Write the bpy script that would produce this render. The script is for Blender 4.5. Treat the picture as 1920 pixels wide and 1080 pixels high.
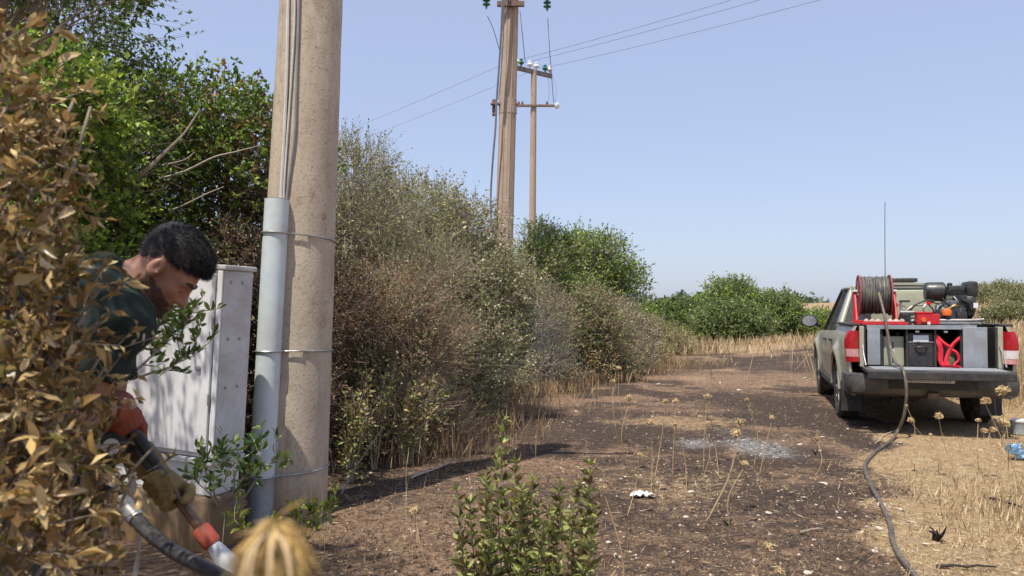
import bpy, bmesh, math, random
import numpy as np
from mathutils import Vector, Matrix, Quaternion

# ------------------------------------------------------------------ camera, sky, sun, exposure
scene = bpy.context.scene
for o in list(bpy.data.objects):
    bpy.data.objects.remove(o)
C = scene.collection
F, CAMH, PITCH = 1500.0, 1.40, math.atan(43 / 1500)
camd = bpy.data.cameras.new('camera')
cam = bpy.data.objects.new('camera', camd)
C.objects.link(cam)
cam.location = (0, 0, CAMH)
cam.rotation_euler = (math.pi / 2 + PITCH, 0, 0)
camd.sensor_width = 36
camd.lens = 36 * F / 1920
camd.clip_start = 0.02
camd.clip_end = 5000
camd.dof.use_dof = True
camd.dof.focus_distance = 6.5
camd.dof.aperture_fstop = 6.5
scene.camera = cam

SUN_EL, SUN_AZ = math.radians(67), math.atan2(-0.55, -0.83)      # azimuth measured from +Y towards +X
S = Vector((math.sin(SUN_AZ) * math.cos(SUN_EL), math.cos(SUN_AZ) * math.cos(SUN_EL), math.sin(SUN_EL)))
world = bpy.data.worlds.new('World')
scene.world = world
world.use_nodes = True
wn = world.node_tree.nodes
wl = world.node_tree.links
bg = wn['Background']
sky = wn.new('ShaderNodeTexSky')
sky.sky_type = 'NISHITA'
sky.sun_disc = False
sky.sun_elevation = SUN_EL
sky.sun_rotation = SUN_AZ
sky.altitude = 50
sky.air_density = 1.0
sky.dust_density = 1.4
sky.ozone_density = 1.5
bg.inputs['Strength'].default_value = 0.13
hz = wn.new('ShaderNodeMix')                               # summer haze: the clear sky mixed evenly with pale air
hz.data_type = 'RGBA'
hz.inputs[0].default_value = 0.6
hz.inputs[7].default_value = (2.75, 3.08, 4.35, 1)
wl.new(sky.outputs[0], hz.inputs[6])
wl.new(hz.outputs[2], bg.inputs['Color'])
sund = bpy.data.lights.new('sun', 'SUN')
sund.energy = 4.2
sund.angle = math.radians(0.53)
sund.color = (1.0, 0.93, 0.82)
sun = bpy.data.objects.new('sun', sund)
C.objects.link(sun)
sun.rotation_euler = S.to_track_quat('Z', 'Y').to_euler()
sun.location = S * 50
scene.view_settings.view_transform = 'Standard'
scene.view_settings.look = 'None'
scene.view_settings.gamma = 1
scene.view_settings.use_curve_mapping = False
scene.view_settings.exposure = 0.55
cy = scene.cycles
cy.max_bounces = 6
cy.diffuse_bounces = 3
cy.glossy_bounces = 3
cy.transmission_bounces = 4
cy.transparent_max_bounces = 8
cy.volume_bounces = 1
cy.use_adaptive_sampling = True
cy.adaptive_threshold = 0.02
cy.use_denoising = True
cy.caustics_reflective = False
cy.caustics_refractive = False

rng = np.random.default_rng(7)
random.seed(7)

# ------------------------------------------------------------------ numbers
def hash2(i, j, s=0):
    n = (i * 374761393 + j * 668265263 + s * 1442695041) & 0xffffffff
    n = ((n ^ (n >> 13)) * 1274126177) & 0xffffffff
    return ((n ^ (n >> 16)) & 0xffff) / 65535.0
def vnoise(x, y, s=0):
    x = np.asarray(x, float); y = np.asarray(y, float)
    xi = np.floor(x).astype(np.int64); yi = np.floor(y).astype(np.int64)
    fx = x - xi; fy = y - yi
    fx = fx * fx * (3 - 2 * fx); fy = fy * fy * (3 - 2 * fy)
    a = hash2(xi, yi, s); b = hash2(xi + 1, yi, s); c = hash2(xi, yi + 1, s); d = hash2(xi + 1, yi + 1, s)
    return (a * (1 - fx) + b * fx) * (1 - fy) + (c * (1 - fx) + d * fx) * fy
def sstep(a, b, x):
    t = np.clip((np.asarray(x, float) - a) / (b - a), 0, 1)
    return t * t * (3 - 2 * t)
def H(x, y):
    """height of the ground"""
    x = np.asarray(x, float); y = np.asarray(y, float)
    near = np.exp(-((x - 1) ** 2 + (y - 7) ** 2) / 900)
    h = near * (0.05 * (vnoise(x * .7, y * .7, 1) - .5) + 0.03 * (vnoise(x * 2.3, y * 2.3, 2) - .5) + 0.014 * (vnoise(x * 7, y * 7, 3) - .5))
    tr = np.exp(-(((x - 5.6) / 2.0) ** 2 + ((y - 11.5) / 3.4) ** 2) * 1.0)
    h = h * (1 - .9 * np.clip(tr * 1.6, 0, 1))
    h = h + 2.0 * sstep(17, 32, x) * sstep(22, 46, y) * (1 - .8 * sstep(80, 200, y)) + 0.22 * sstep(6.8, 10.5, x) * sstep(8, 13, y)
    h = h + 0.25 * sstep(-0.5, -4, x) * sstep(5, 12, y)
    h = h + 1.2 * sstep(60, 400, y)
    return h
def at(px, py, d):
    """point on the sight line of a photo pixel (1920 wide) at distance Y = d"""
    a = (px - 960) / F; b = -(py - 540) / F
    r = np.array([a, math.cos(PITCH) - b * math.sin(PITCH), math.sin(PITCH) + b * math.cos(PITCH)])
    p = r * (d / r[1])
    return np.array([p[0], p[1], p[2] + CAMH])
def gat(px, py):
    a = (px - 960) / F; b = -(py - 540) / F
    r = np.array([a, math.cos(PITCH) - b * math.sin(PITCH), math.sin(PITCH) + b * math.cos(PITCH)])
    t = -CAMH / r[2]
    for _ in range(4):
        p = r * t
        t = (float(H(p[0], p[1])) - CAMH) / r[2]
    p = r * t
    return np.array([p[0], p[1], float(H(p[0], p[1]))])
def unit(v):
    v = np.asarray(v, float)
    return v / (np.linalg.norm(v, axis=-1, keepdims=True) + 1e-12)

# ------------------------------------------------------------------ materials
def new_mat(name):
    m = bpy.data.materials.new(name)
    m.use_nodes = True
    n = m.node_tree.nodes; l = m.node_tree.links
    return m, n, l, n['Principled BSDF']
def ramp(n, l, src, stops):
    r = n.new('ShaderNodeValToRGB')
    e = r.color_ramp.elements
    while len(e) < len(stops):
        e.new(0.5)
    for k, (p, c) in enumerate(stops):
        e[k].position = p
        e[k].color = tuple(c) + (1,) if len(c) == 3 else c
    l.new(src, r.inputs[0])
    return r.outputs[0]
def noise(n, l, scale, detail=4, rough=.6, vec=None, dist=0):
    t = n.new('ShaderNodeTexNoise')
    t.inputs['Scale'].default_value = scale
    t.inputs['Detail'].default_value = detail
    t.inputs['Roughness'].default_value = rough
    t.inputs['Distortion'].default_value = dist
    if vec is not None:
        l.new(vec, t.inputs['Vector'])
    return t.outputs['Fac']
def mixc(n, l, fac, a, b, mode='MIX'):
    m = n.new('ShaderNodeMix')
    m.data_type = 'RGBA'; m.blend_type = mode
    for s, i in ((fac, 0), (a, 6), (b, 7)):
        if hasattr(s, 'is_linked') or hasattr(s, 'links'):
            l.new(s, m.inputs[i])
        elif i == 0:
            m.inputs[i].default_value = s
        else:
            m.inputs[i].default_value = tuple(s) + (1,)
    return m.outputs[2]
def math_(n, l, op, a, b=None, clamp=False):
    m = n.new('ShaderNodeMath'); m.operation = op; m.use_clamp = clamp
    for s, i in ((a, 0), (b, 1)):
        if s is None: continue
        if hasattr(s, 'links'): l.new(s, m.inputs[i])
        else: m.inputs[i].default_value = s
    return m.outputs[0]
def bump(n, l, bsdf, h, strength, dist=.01):
    b = n.new('ShaderNodeBump')
    b.inputs['Strength'].default_value = strength
    b.inputs['Distance'].default_value = dist
    l.new(h, b.inputs['Height'])
    l.new(b.outputs[0], bsdf.inputs['Normal'])
def coords(n, kind='Object'):
    return n.new('ShaderNodeTexCoord').outputs[kind]
def speckled(name, c1, c2, scale=8, rough=.7, metal=0, bumps=.2, dirt=None, dirt_amt=.35, fine=60, dist=.004):
    """two-tone noise with optional dirt; used for painted metal, plastic, concrete, cloth"""
    m, n, l, b = new_mat(name)
    v = coords(n)
    f = noise(n, l, scale, 6, .65, v)
    col = ramp(n, l, f, [(.32, c1), (.68, c2)])
    if dirt:
        d = noise(n, l, scale * .35, 8, .7, v, .6)
        dm = ramp(n, l, d, [(.5 - dirt_amt * .2, (0, 0, 0)), (.5 + .22, (dirt_amt * 2, ) * 3)])
        col = mixc(n, l, dm, col, dirt)
    l.new(col, b.inputs['Base Color'])
    rr = ramp(n, l, noise(n, l, scale * 2, 4, .6, v), [(.3, (max(rough - .12, .05),) * 3), (.7, (min(rough + .12, 1),) * 3)])
    l.new(rr, b.inputs['Roughness'])
    b.inputs['Metallic'].default_value = metal
    if bumps:
        bump(n, l, b, noise(n, l, fine, 5, .6, v), bumps, dist)
    return m
def leaf_mat(name, rough=.55, transl=.35, vary=.25):
    """leaf colour comes per leaf from the colour attribute 'col'"""
    m, n, l, b = new_mat(name)
    a = n.new('ShaderNodeAttribute'); a.attribute_name = 'col'
    hv = n.new('ShaderNodeHueSaturation')
    f = noise(n, l, 14, 3, .6, coords(n))
    val = ramp(n, l, f, [(.3, (1 - vary,) * 3), (.7, (1 + vary,) * 3)])
    l.new(val, hv.inputs['Value'])
    l.new(a.outputs['Color'], hv.inputs['Color'])
    l.new(hv.outputs[0], b.inputs['Base Color'])
    b.inputs['Roughness'].default_value = rough
    b.inputs['Specular IOR Level'].default_value = .35
    t = n.new('ShaderNodeBsdfTranslucent')
    l.new(hv.outputs[0], t.inputs['Color'])
    mx = n.new('ShaderNodeMixShader'); mx.inputs[0].default_value = transl
    l.new(b.outputs[0], mx.inputs[1]); l.new(t.outputs[0], mx.inputs[2])
    l.new(mx.outputs[0], n['Material Output'].inputs['Surface'])
    return m
def leafobj_mat(name, stops, rough=.5, transl=.25):
    """for leaves that are objects of their own: colour varies from object to object"""
    m, n, l, b = new_mat(name)
    r = n.new('ShaderNodeObjectInfo').outputs['Random']
    col = ramp(n, l, r, stops)
    f = noise(n, l, 60, 4, .6, coords(n))
    col = mixc(n, l, ramp(n, l, f, [(.35, (0, 0, 0)), (.75, (.5, .5, .5))]), col, tuple(x * .45 for x in stops[0][1]))
    l.new(col, b.inputs['Base Color'])
    b.inputs['Roughness'].default_value = rough
    t = n.new('ShaderNodeBsdfTranslucent'); l.new(col, t.inputs['Color'])
    mx = n.new('ShaderNodeMixShader'); mx.inputs[0].default_value = transl
    l.new(b.outputs[0], mx.inputs[1]); l.new(t.outputs[0], mx.inputs[2])
    l.new(mx.outputs[0], n['Material Output'].inputs['Surface'])
    return m

M = {}
M['leaf'] = leaf_mat('leaf', .5, .3)
M['dry'] = leaf_mat('dry_leaf', .75, .25)
M['scrub'] = leaf_mat('scrub_leaf', .9, .2, .35)
M['scrub'].node_tree.nodes['Principled BSDF'].inputs['Specular IOR Level'].default_value = .1
M['straw'] = leaf_mat('straw', .7, .2)
M['bark'] = speckled('bark', (.16, .12, .09), (.30, .24, .19), 20, .9, 0, .5, None, .3, 80)
M['bark_pale'] = speckled('pale_bark', (.30, .26, .22), (.48, .42, .36), 22, .9, 0, .5, None, .3, 80)
M['twig'] = speckled('twig', (.30, .245, .185), (.48, .41, .33), 20, .9, 0, 0)
M['concrete'] = None
M['galv'] = speckled('galvanised_steel', (.30, .30, .30), (.45, .45, .45), 18, .45, .8, .1, (.22, .16, .11), .3)
M['rust'] = speckled('rusty_steel', (.14, .09, .07), (.25, .17, .13), 30, .75, .4, .3)
M['glass_green'] = speckled('green_glass', (.01, .10, .08), (.02, .18, .14), 8, .12, 0, 0)
M['glass_clear'] = speckled('pale_glass', (.55, .62, .62), (.75, .80, .80), 8, .12, 0, 0)
M['wire'] = speckled('wire', (.12, .12, .14), (.2, .2, .22), 8, .5, .3, 0)
M['cable_white'] = speckled('pale_cable', (.52, .50, .46), (.62, .60, .56), 8, .6, 0, 0)
M['cable_grey'] = speckled('grey_cable', (.22, .22, .22), (.3, .3, .3), 8, .6, 0, 0)

# ------------------------------------------------------------------ mesh helpers
def tag(o, label=None, cat=None, group=None, kind=None):
    if label: o['label'] = label
    if cat: o['category'] = cat
    if group: o['group'] = group
    if kind: o['kind'] = kind
    return o
def link(name, me, mat=None, parent=None, loc=None, smooth=None):
    o = bpy.data.objects.new(name, me)
    C.objects.link(o)
    if mat is not None and not me.materials:
        me.materials.append(M[mat] if isinstance(mat, str) else mat)
    if parent is not None: o.parent = parent
    if loc is not None: o.location = loc
    if smooth: me.polygons.foreach_set('use_smooth', np.ones(len(me.polygons), bool))
    return o
def empty(name, loc=(0, 0, 0), rz=0):
    o = bpy.data.objects.new(name, None)
    C.objects.link(o)
    o.location = loc; o.rotation_euler = (0, 0, rz)
    o.empty_display_size = .1
    return o
def np_mesh(name, V, T, col=None, k=3):
    """fast mesh: V (n,3), T (m,k) faces"""
    me = bpy.data.meshes.new(name)
    V = np.ascontiguousarray(V, np.float32); T = np.ascontiguousarray(T, np.int32)
    me.vertices.add(len(V)); me.vertices.foreach_set('co', V.ravel())
    me.loops.add(T.size); me.loops.foreach_set('vertex_index', T.ravel())
    me.polygons.add(len(T))
    me.polygons.foreach_set('loop_start', np.arange(0, T.size, k, dtype=np.int32))
    me.polygons.foreach_set('loop_total', np.full(len(T), k, np.int32))
    if col is not None:
        a = me.color_attributes.new('col', 'FLOAT_COLOR', 'POINT')
        cc = np.ones((len(V), 4), np.float32); cc[:, :3] = col
        a.data.foreach_set('color', cc.ravel())
    me.update(calc_edges=True)
    return me
class MB:
    """collects shapes into one mesh"""
    def __init__(s): s.v = []; s.f = []
    def add(s, V, Fc):
        o = len(s.v); s.v += [tuple(map(float, p)) for p in V]; s.f += [tuple(i + o for i in f) for f in Fc]; return s
    def box(s, a, b, bev=0.0):
        x0, y0, z0 = a; x1, y1, z1 = b
        if bev <= 0:
            return s.add([(x0, y0, z0), (x1, y0, z0), (x1, y1, z0), (x0, y1, z0), (x0, y0, z1), (x1, y0, z1), (x1, y1, z1), (x0, y1, z1)],
                         [(0, 3, 2, 1), (4, 5, 6, 7), (0, 1, 5, 4), (1, 2, 6, 5), (2, 3, 7, 6), (3, 0, 4, 7)])
        bm = bmesh.new()
        bmesh.ops.create_cube(bm, size=1, matrix=Matrix.Translation(((x0 + x1) / 2, (y0 + y1) / 2, (z0 + z1) / 2)) @ Matrix.Diagonal((abs(x1 - x0), abs(y1 - y0), abs(z1 - z0), 1)))
        bmesh.ops.bevel(bm, geom=bm.edges[:], offset=bev, segments=2, affect='EDGES', profile=.6)
        bm.verts.index_update()
        s.add([v.co for v in bm.verts], [[v.index for v in f.verts] for f in bm.faces]); bm.free(); return s
    def tube(s, pts, rad, n=8, caps=True):
        P = np.asarray(pts, float); m = len(P)
        R = np.full(m, rad, float) if np.isscalar(rad) else np.asarray(rad, float)
        T = np.gradient(P, axis=0); T = unit(T)
        ref = np.array([0, 0, 1.]) if abs(T[0, 2]) < .9 else np.array([1., 0, 0])
        u = unit(np.cross(T[0], ref)); V = []
        for i in range(m):
            u = unit(u - T[i] * np.dot(u, T[i])); w = np.cross(T[i], u)
            for k in range(n):
                a = 2 * math.pi * k / n
                V.append(P[i] + R[i] * (math.cos(a) * u + math.sin(a) * w))
        Fc = [(i * n + k, i * n + (k + 1) % n, (i + 1) * n + (k + 1) % n, (i + 1) * n + k) for i in range(m - 1) for k in range(n)]
        if caps: Fc += [tuple(range(n - 1, -1, -1)), tuple((m - 1) * n + k for k in range(n))]
        return s.add(V, Fc)
    def lathe(s, prof, org=(0, 0, 0), axis='z', n=20, caps=True, squash=1.0):
        """prof: (radius, height) pairs"""
        V = []; m = len(prof); org = np.asarray(org, float)
        for r, h in prof:
            for k in range(n):
                a = 2 * math.pi * k / n
                c, d = r * math.cos(a), r * math.sin(a) * squash
                p = (c, d, h) if axis == 'z' else (h, c, d) if axis == 'x' else (d, h, c)
                V.append(org + p)
        Fc = [(i * n + k, i * n + (k + 1) % n, (i + 1) * n + (k + 1) % n, (i + 1) * n + k) for i in range(m - 1) for k in range(n)]
        if caps: Fc += [tuple(range(n - 1, -1, -1)), tuple((m - 1) * n + k for k in range(n))]
        return s.add(V, Fc)
    def shell(s, P, Q):
        """closed plate between two grids of points P (outer) and Q (inner), shape (a,b,3)"""
        a, b = P.shape[:2]; V = list(P.reshape(-1, 3)) + list(Q.reshape(-1, 3)); o = a * b; Fc = []
        for i in range(a - 1):
            for j in range(b - 1):
                q = (i * b + j, (i + 1) * b + j, (i + 1) * b + j + 1, i * b + j + 1)
                Fc.append(q); Fc.append(tuple(x + o for x in q[::-1]))
        for i in range(a - 1):
            for j in (0, b - 1):
                q = (i * b + j, (i + 1) * b + j, (i + 1) * b + j + o, i * b + j + o)
                Fc.append(q if j else q[::-1])
        for j in range(b - 1):
            for i in (0, a - 1):
                q = (i * b + j, i * b + j + 1, i * b + j + 1 + o, i * b + j + o)
                Fc.append(q[::-1] if i else q)
        return s.add(V, Fc)
    def build(s, name, mat, parent=None, smooth=False, loc=None, fix=True):
        me = bpy.data.meshes.new(name)
        me.from_pydata(s.v, [], s.f)
        me.update()
        if fix:
            bm = bmesh.new(); bm.from_mesh(me)
            bmesh.ops.recalc_face_normals(bm, faces=bm.faces[:])
            bm.to_mesh(me); bm.free()
        if smooth:
            try:
                me.set_sharp_from_angle(angle=math.radians(38))
            except Exception: pass
            me.polygons.foreach_set('use_smooth', np.ones(len(me.polygons), bool))
        return link(name, me, mat, parent, loc)
def curve_pts(ctrl, n=24):
    """smooth path through control points"""
    P = np.asarray(ctrl, float); P = np.vstack([2 * P[0] - P[1], P, 2 * P[-1] - P[-2]]); out = []
    segs = len(P) - 3; per = max(2, n // segs)
    for i in range(segs):
        a, b, c, d = P[i:i + 4]
        for t in np.linspace(0, 1, per, endpoint=False):
            out.append(.5 * ((2 * b) + (-a + c) * t + (2 * a - 5 * b + 4 * c - d) * t * t + (-a + 3 * b - 3 * c + d) * t ** 3))
    out.append(P[-2])
    return np.array(out)

# ------------------------------------------------------------------ foliage helpers
def rdir(n, up=0.0):
    v = rng.normal(size=(n, 3)); v = unit(v); v[:, 2] += up
    return unit(v)
def pick(pal, n, jit=.18):
    pal = np.asarray(pal, float)
    c = pal[rng.integers(0, len(pal), n)]
    return np.clip(c * (1 + rng.normal(0, jit, (n, 1))), .004, .95)
def leaves_mesh(name, B, D, L, W, col, fold=.25, nrm=None):
    """rhombic folded leaves: base points B, directions D, lengths L, half widths W"""
    n = len(B); D = unit(D)
    q = rdir(n, .6) if nrm is None else nrm
    s = unit(np.cross(D, q)); u = np.cross(s, D)
    L = np.broadcast_to(L, n)[:, None]; W = np.broadcast_to(W, n)[:, None]
    V = np.empty((n, 4, 3))
    V[:, 0] = B; V[:, 2] = B + D * L - u * np.minimum(L * .12, W * .5)
    V[:, 1] = B + D * L * .48 + s * W + u * W * fold * 2; V[:, 3] = B + D * L * .48 - s * W + u * W * fold * 2
    i = np.arange(n)[:, None] * 4
    T = np.concatenate([i + [0, 1, 2], i + [0, 2, 3]], 1).reshape(-1, 3)
    return np_mesh(name, V.reshape(-1, 3), T, np.repeat(col, 4, 0))
def twigs_arrays(A, B, r0, r1=0.0006):
    """thin three-sided tapered sticks from A to B"""
    n = len(A); D = unit(B - A); s = unit(np.cross(D, rdir(n))); u = np.cross(D, s)
    r0 = np.broadcast_to(r0, n)[:, None]
    V = np.empty((n, 6, 3))
    for k in range(3):
        a = 2 * math.pi * k / 3
        o = math.cos(a) * s + math.sin(a) * u
        V[:, k] = A + o * r0; V[:, 3 + k] = B + o * np.maximum(r1, r0 * .3)
    i = np.arange(n)[:, None] * 6; T = []
    for k in range(3):
        j = (k + 1) % 3
        T += [i + [k, j, 3 + j], i + [k, 3 + j, 3 + k]]
    T = np.stack(T, 1).reshape(-1, 3)
    return V.reshape(-1, 3), T
def branch_path(a, b, n=7, wob=.08):
    a = np.asarray(a, float); b = np.asarray(b, float)
    t = np.linspace(0, 1, n)[:, None]; L = np.linalg.norm(b - a)
    p = a + (b - a) * t
    p[:, 2] += (np.sin(t[:, 0] * math.pi) * .10 * L)
    w = rng.normal(0, wob * L / 3, (n, 3)); w[0] = 0; w[-1] = 0
    return p + w * np.sin(t * math.pi)

# ------------------------------------------------------------------ ground
HOSE_G = [(1650, 822), (1668, 832), (1640, 852), (1622, 876), (1632, 912), (1650, 945), (1668, 985), (1674, 1020), (1690, 1052), (1716, 1085), (1745, 1125)]
HG = np.array([gat(*p) for p in HOSE_G])
def hose_x(y):
    o = np.argsort(HG[:, 1])
    return np.interp(y, HG[o, 1], HG[o, 0])
def burn_at(x, y):
    """1 inside the burnt area, 0 on the unburnt straw"""
    x = np.asarray(x, float); y = np.asarray(y, float)
    edge = np.where(y < 8.7, hose_x(np.clip(y, 3.4, 8.7)) + .02 - .25 * sstep(6.2, 3.6, y), 4.0 + (y - 8.7) * .36)
    w = (vnoise(x * 1.1, y * 1.1, 11) - .5) * 1.0 + (vnoise(x * 3.1, y * 3.1, 12) - .5) * .6
    b = sstep(-.28, .28, edge - x + w)
    b = b * sstep(29, 25, y + w * 3)
    b = b * (1 - .45 * sstep(.64, .8, vnoise(x * .8 + 3, y * .6, 13)) * sstep(.2, 1.2, x))
    b = np.maximum(b, sstep(25, 29, y) * (.12 + .5 * vnoise(x * .35, y * .25, 14)))
    return np.clip(b, 0, 1)
def char_at(x, y):
    c = sstep(.40, .66, vnoise(x * .75 + 9, y * .55 + 2, 21) * .55 + vnoise(x * 2.4, y * 2.0, 22) * .45) * (.42 + .58 * sstep(4.6, 7.5, y))
    for px, py, a, bb, s in ((1440, 760, 1.1, 2.6, 1.0), (1330, 880, .9, .9, .85), (1180, 900, .6, .7, .7), (1480, 930, .6, .5, .7), (1400, 682, 3.0, 1.6, 1.0), (1290, 830, .7, .8, .9), (1480, 690, 1.2, 2.2, .8), (700, 905, .9, .7, .75), (1010, 815, .8, .9, .8), (1530, 780, .7, 1.5, .8)):
        g = gat(px, py)
        c = np.maximum(c, s * np.exp(-(((x - g[0]) / a) ** 2 + ((y - g[1]) / bb) ** 2)) * (.6 + .8 * vnoise(x * 2.2, y * 2.2, 23)))
    for px, py, a, bb, s in ((1320, 705, 1.2, 2.2, .8), (1180, 765, 1.5, 1.0, .5), (1490, 825, .6, .7, .7), (1300, 770, .9, .35, .7)):
        g = gat(px, py)
        c = c * (1 - s * np.exp(-(((x - g[0]) / a) ** 2 + ((y - g[1]) / bb) ** 2)))
    c = c * (1 - .8 * sstep(.9, -.1, x) * sstep(6.6, 5.4, y))
    return np.clip(c, 0, 1)
def ash_at(x, y):
    r = np.zeros_like(np.asarray(x, float))
    for px, py, a, bb, s in ((1420, 836, .38, .75, 1.0), (1305, 832, .32, .42, .8), (1455, 852, .3, .3, .8), (1370, 812, .4, .5, .5)):
        g = gat(px, py)
        r = np.maximum(r, s * np.exp(-(((x - g[0]) / a) ** 2 + ((y - g[1]) / bb) ** 2)))
    return r
n = 440
sx = np.linspace(-1, 1, n)
gx = 1.6 + 1.75 * np.sinh(7 * sx)
gy = 5.2 + 1.75 * np.sinh(7 * sx)
GX, GY = np.meshgrid(gx, gy, indexing='ij')
GZ = H(GX, GY)
V = np.stack([GX, GY, GZ], -1).reshape(-1, 3)
ii = (np.arange(n - 1)[:, None] * n + np.arange(n - 1)[None]).ravel()
Q = np.stack([ii, ii + n, ii + n + 1, ii + 1], 1)
me = np_mesh('ground', V, Q, None, 4)
bv = burn_at(GX, GY).ravel(); cv = char_at(GX, GY).ravel() * bv * sstep(30, 26, GY).ravel(); av = ash_at(GX, GY).ravel()
a = me.color_attributes.new('zones', 'FLOAT_COLOR', 'POINT')
zc = np.stack([bv, cv, av, np.ones_like(bv)], 1).astype(np.float32)
a.data.foreach_set('color', zc.ravel())
m, nn, l, b = new_mat('ground')
v = coords(nn)
at_ = nn.new('ShaderNodeAttribute'); at_.attribute_name = 'zones'
sep = nn.new('ShaderNodeSeparateColor'); l.new(at_.outputs['Color'], sep.inputs[0])
f1 = noise(nn, l, 2.2, 8, .68, v, .4)
f2 = noise(nn, l, 17, 8, .72, v, .5)
f3 = noise(nn, l, 75, 5, .7, v)
straw = ramp(nn, l, f2, [(.28, (.21, .14, .075)), (.48, (.37, .265, .15)), (.70, (.55, .42, .265))])
straw = mixc(nn, l, ramp(nn, l, f1, [(.4, (0, 0, 0)), (.7, (.6, .6, .6))]), straw, (.31, .205, .115))
brown = ramp(nn, l, f2, [(.26, (.055, .034, .022)), (.45, (.175, .110, .072)), (.64, (.41, .285, .185))])
brown = mixc(nn, l, ramp(nn, l, f1, [(.35, (0, 0, 0)), (.75, (.75, .75, .75))]), brown, ramp(nn, l, f3, [(.35, (.11, .07, .05)), (.7, (.32, .215, .145))]))
char = ramp(nn, l, f3, [(.3, (.022, .017, .015)), (.56, (.080, .058, .046)), (.74, (.22, .155, .115))])
ash = ramp(nn, l, f2, [(.3, (.13, .125, .12)), (.55, (.34, .335, .33)), (.75, (.56, .55, .545))])
def zone(chan, amp, lo, hi, nz):
    s = math_(nn, l, 'ADD', chan, math_(nn, l, 'MULTIPLY', math_(nn, l, 'SUBTRACT', nz, .5), amp))
    return ramp(nn, l, s, [(lo, (0, 0, 0)), (hi, (1, 1, 1))])
fb = math_(nn, l, 'ADD', math_(nn, l, 'MULTIPLY', noise(nn, l, 6, 9, .8, v, 1.0), .6), math_(nn, l, 'MULTIPLY', f3, .4))
col = mixc(nn, l, zone(sep.outputs[0], 3.2, .25, .75, fb), straw, brown)
col = mixc(nn, l, zone(sep.outputs[1], 4.6, .12, .58, fb), col, char)
col = mixc(nn, l, zone(sep.outputs[2], 2.6, .40, 1.05, fb), col, ash)
l.new(col, b.inputs['Base Color'])
b.inputs['Roughness'].default_value = .95
b.inputs['Specular IOR Level'].default_value = .15
hh = math_(nn, l, 'ADD', math_(nn, l, 'MULTIPLY', f2, .7), math_(nn, l, 'MULTIPLY', f3, .35))
bump(nn, l, b, hh, .9, .05)
M['ground'] = m
tag(link('ground', me, 'ground', smooth=True), kind='structure')

# ------------------------------------------------------------------ concrete for poles
def concrete(name, c1, c2, rust=True):
    m, n, l, b = new_mat(name)
    v = coords(n)
    mp = n.new('ShaderNodeMapping'); mp.inputs['Scale'].default_value = (1, 1, .35); l.new(v, mp.inputs[0])
    f = noise(n, l, 5, 8, .7, mp.outputs[0])
    col = ramp(n, l, f, [(.3, c1), (.7, c2)])
    pit = noise(n, l, 46, 4, .75, v)
    col = mixc(n, l, ramp(n, l, pit, [(.56, (0, 0, 0)), (.68, (.8, .8, .8))]), col, tuple(x * .40 for x in c1))
    big = noise(n, l, 1.7, 6, .75, v, 1.2)
    col = mixc(n, l, ramp(n, l, big, [(.48, (0, 0, 0)), (.72, (.55, .55, .55))]), col, (.26, .20, .15))
    if rust:
        rr = noise(n, l, 4.5, 9, .75, mp.outputs[0], .8)
        col = mixc(n, l, ramp(n, l, rr, [(.54, (0, 0, 0)), (.70, (.65, .65, .65))]), col, (.22, .125, .06))
        # lichen and splashed soil low on the shaft
        sp = n.new('ShaderNodeSeparateXYZ'); l.new(v, sp.inputs[0])
        low = math_(n, l, 'ADD', sp.outputs[2], math_(n, l, 'MULTIPLY', rr, .9))
        col = mixc(n, l, ramp(n, l, low, [(.45, (.8, .8, .8)), (.80, (0, 0, 0))]), col, (.25, .15, .06))
    l.new(col, b.inputs['Base Color']); b.inputs['Roughness'].default_value = .92
    b.inputs['Specular IOR Level'].default_value = .25
    bump(n, l, b, math_(n, l, 'ADD', pit, math_(n, l, 'MULTIPLY', noise(n, l, 140, 3, .6, v), .4)), .45, .006)
    return m
M['concrete'] = concrete('pole_concrete', (.40, .33, .25), (.55, .47, .37))
M['concrete_far'] = concrete('pole_concrete_far', (.36, .27, .20), (.46, .36, .28), False)
def wall_conduit():
    m = speckled('conduit_plastic', (.52, .585, .605), (.60, .665, .685), 5, .45, 0, .06, (.38, .36, .32), .34)
    return m
M['conduit'] = wall_conduit()
M['conduit_low'] = speckled('zinc_sleeve', (.30, .34, .36), (.42, .46, .48), 14, .55, .35, .2, (.25, .2, .15), .4)

# near pole
pb = np.array([at(540, 955, 5.66)[0], 5.66, 0.0]); pb[2] = float(H(pb[0], pb[1]))
root = tag(empty('utility_pole', pb), 'thick tan concrete utility pole with a pale grey conduit strapped up its side', 'utility pole')
top = at(584, 0, 5.72) - pb
axis = top / top[2]
PH = 7.6
def pole_r(z): return .266 - .0125 * z
zs = np.linspace(-.15, PH, 30)
MB().tube([axis * z for z in zs], [pole_r(z) + .0015 * math.sin(z * 9) for z in zs], 48).build('shaft', 'concrete', root, True)
cd = unit(np.array([-.17, -1.0, 0]))                      # the side of the pole that carries the conduit
def on_pole(z, side, out): return axis * z + side * (pole_r(z) + out)
rc = .082
zc0, zc1 = .30, at(528, 372, 5.35)[2] - pb[2]
cside = unit(np.array([-.36, -1.0, 0]))
bm = MB(); zz = np.linspace(zc0, zc1, 12)
bm.tube([on_pole(z, cside, rc * .62) for z in zz], rc, 24)
con = bm.build('conduit', 'conduit', root, True)
MB().tube([on_pole(z, cside, rc * .62) for z in (.0, .1, .2, .30, .33)], [rc * 1.04] * 4 + [rc * 1.08], 24).build('sleeve', 'conduit_low', con, True)
MB().tube([on_pole(zc1 - .004, cside, rc * .62), on_pole(zc1 + .006, cside, rc * .62)], [rc * .9, rc * .86], 20).build('conduit_mouth', speckled('conduit_mouth', (.08, .08, .08), (.12, .12, .12), 8, .8, 0, 0), con)
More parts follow.
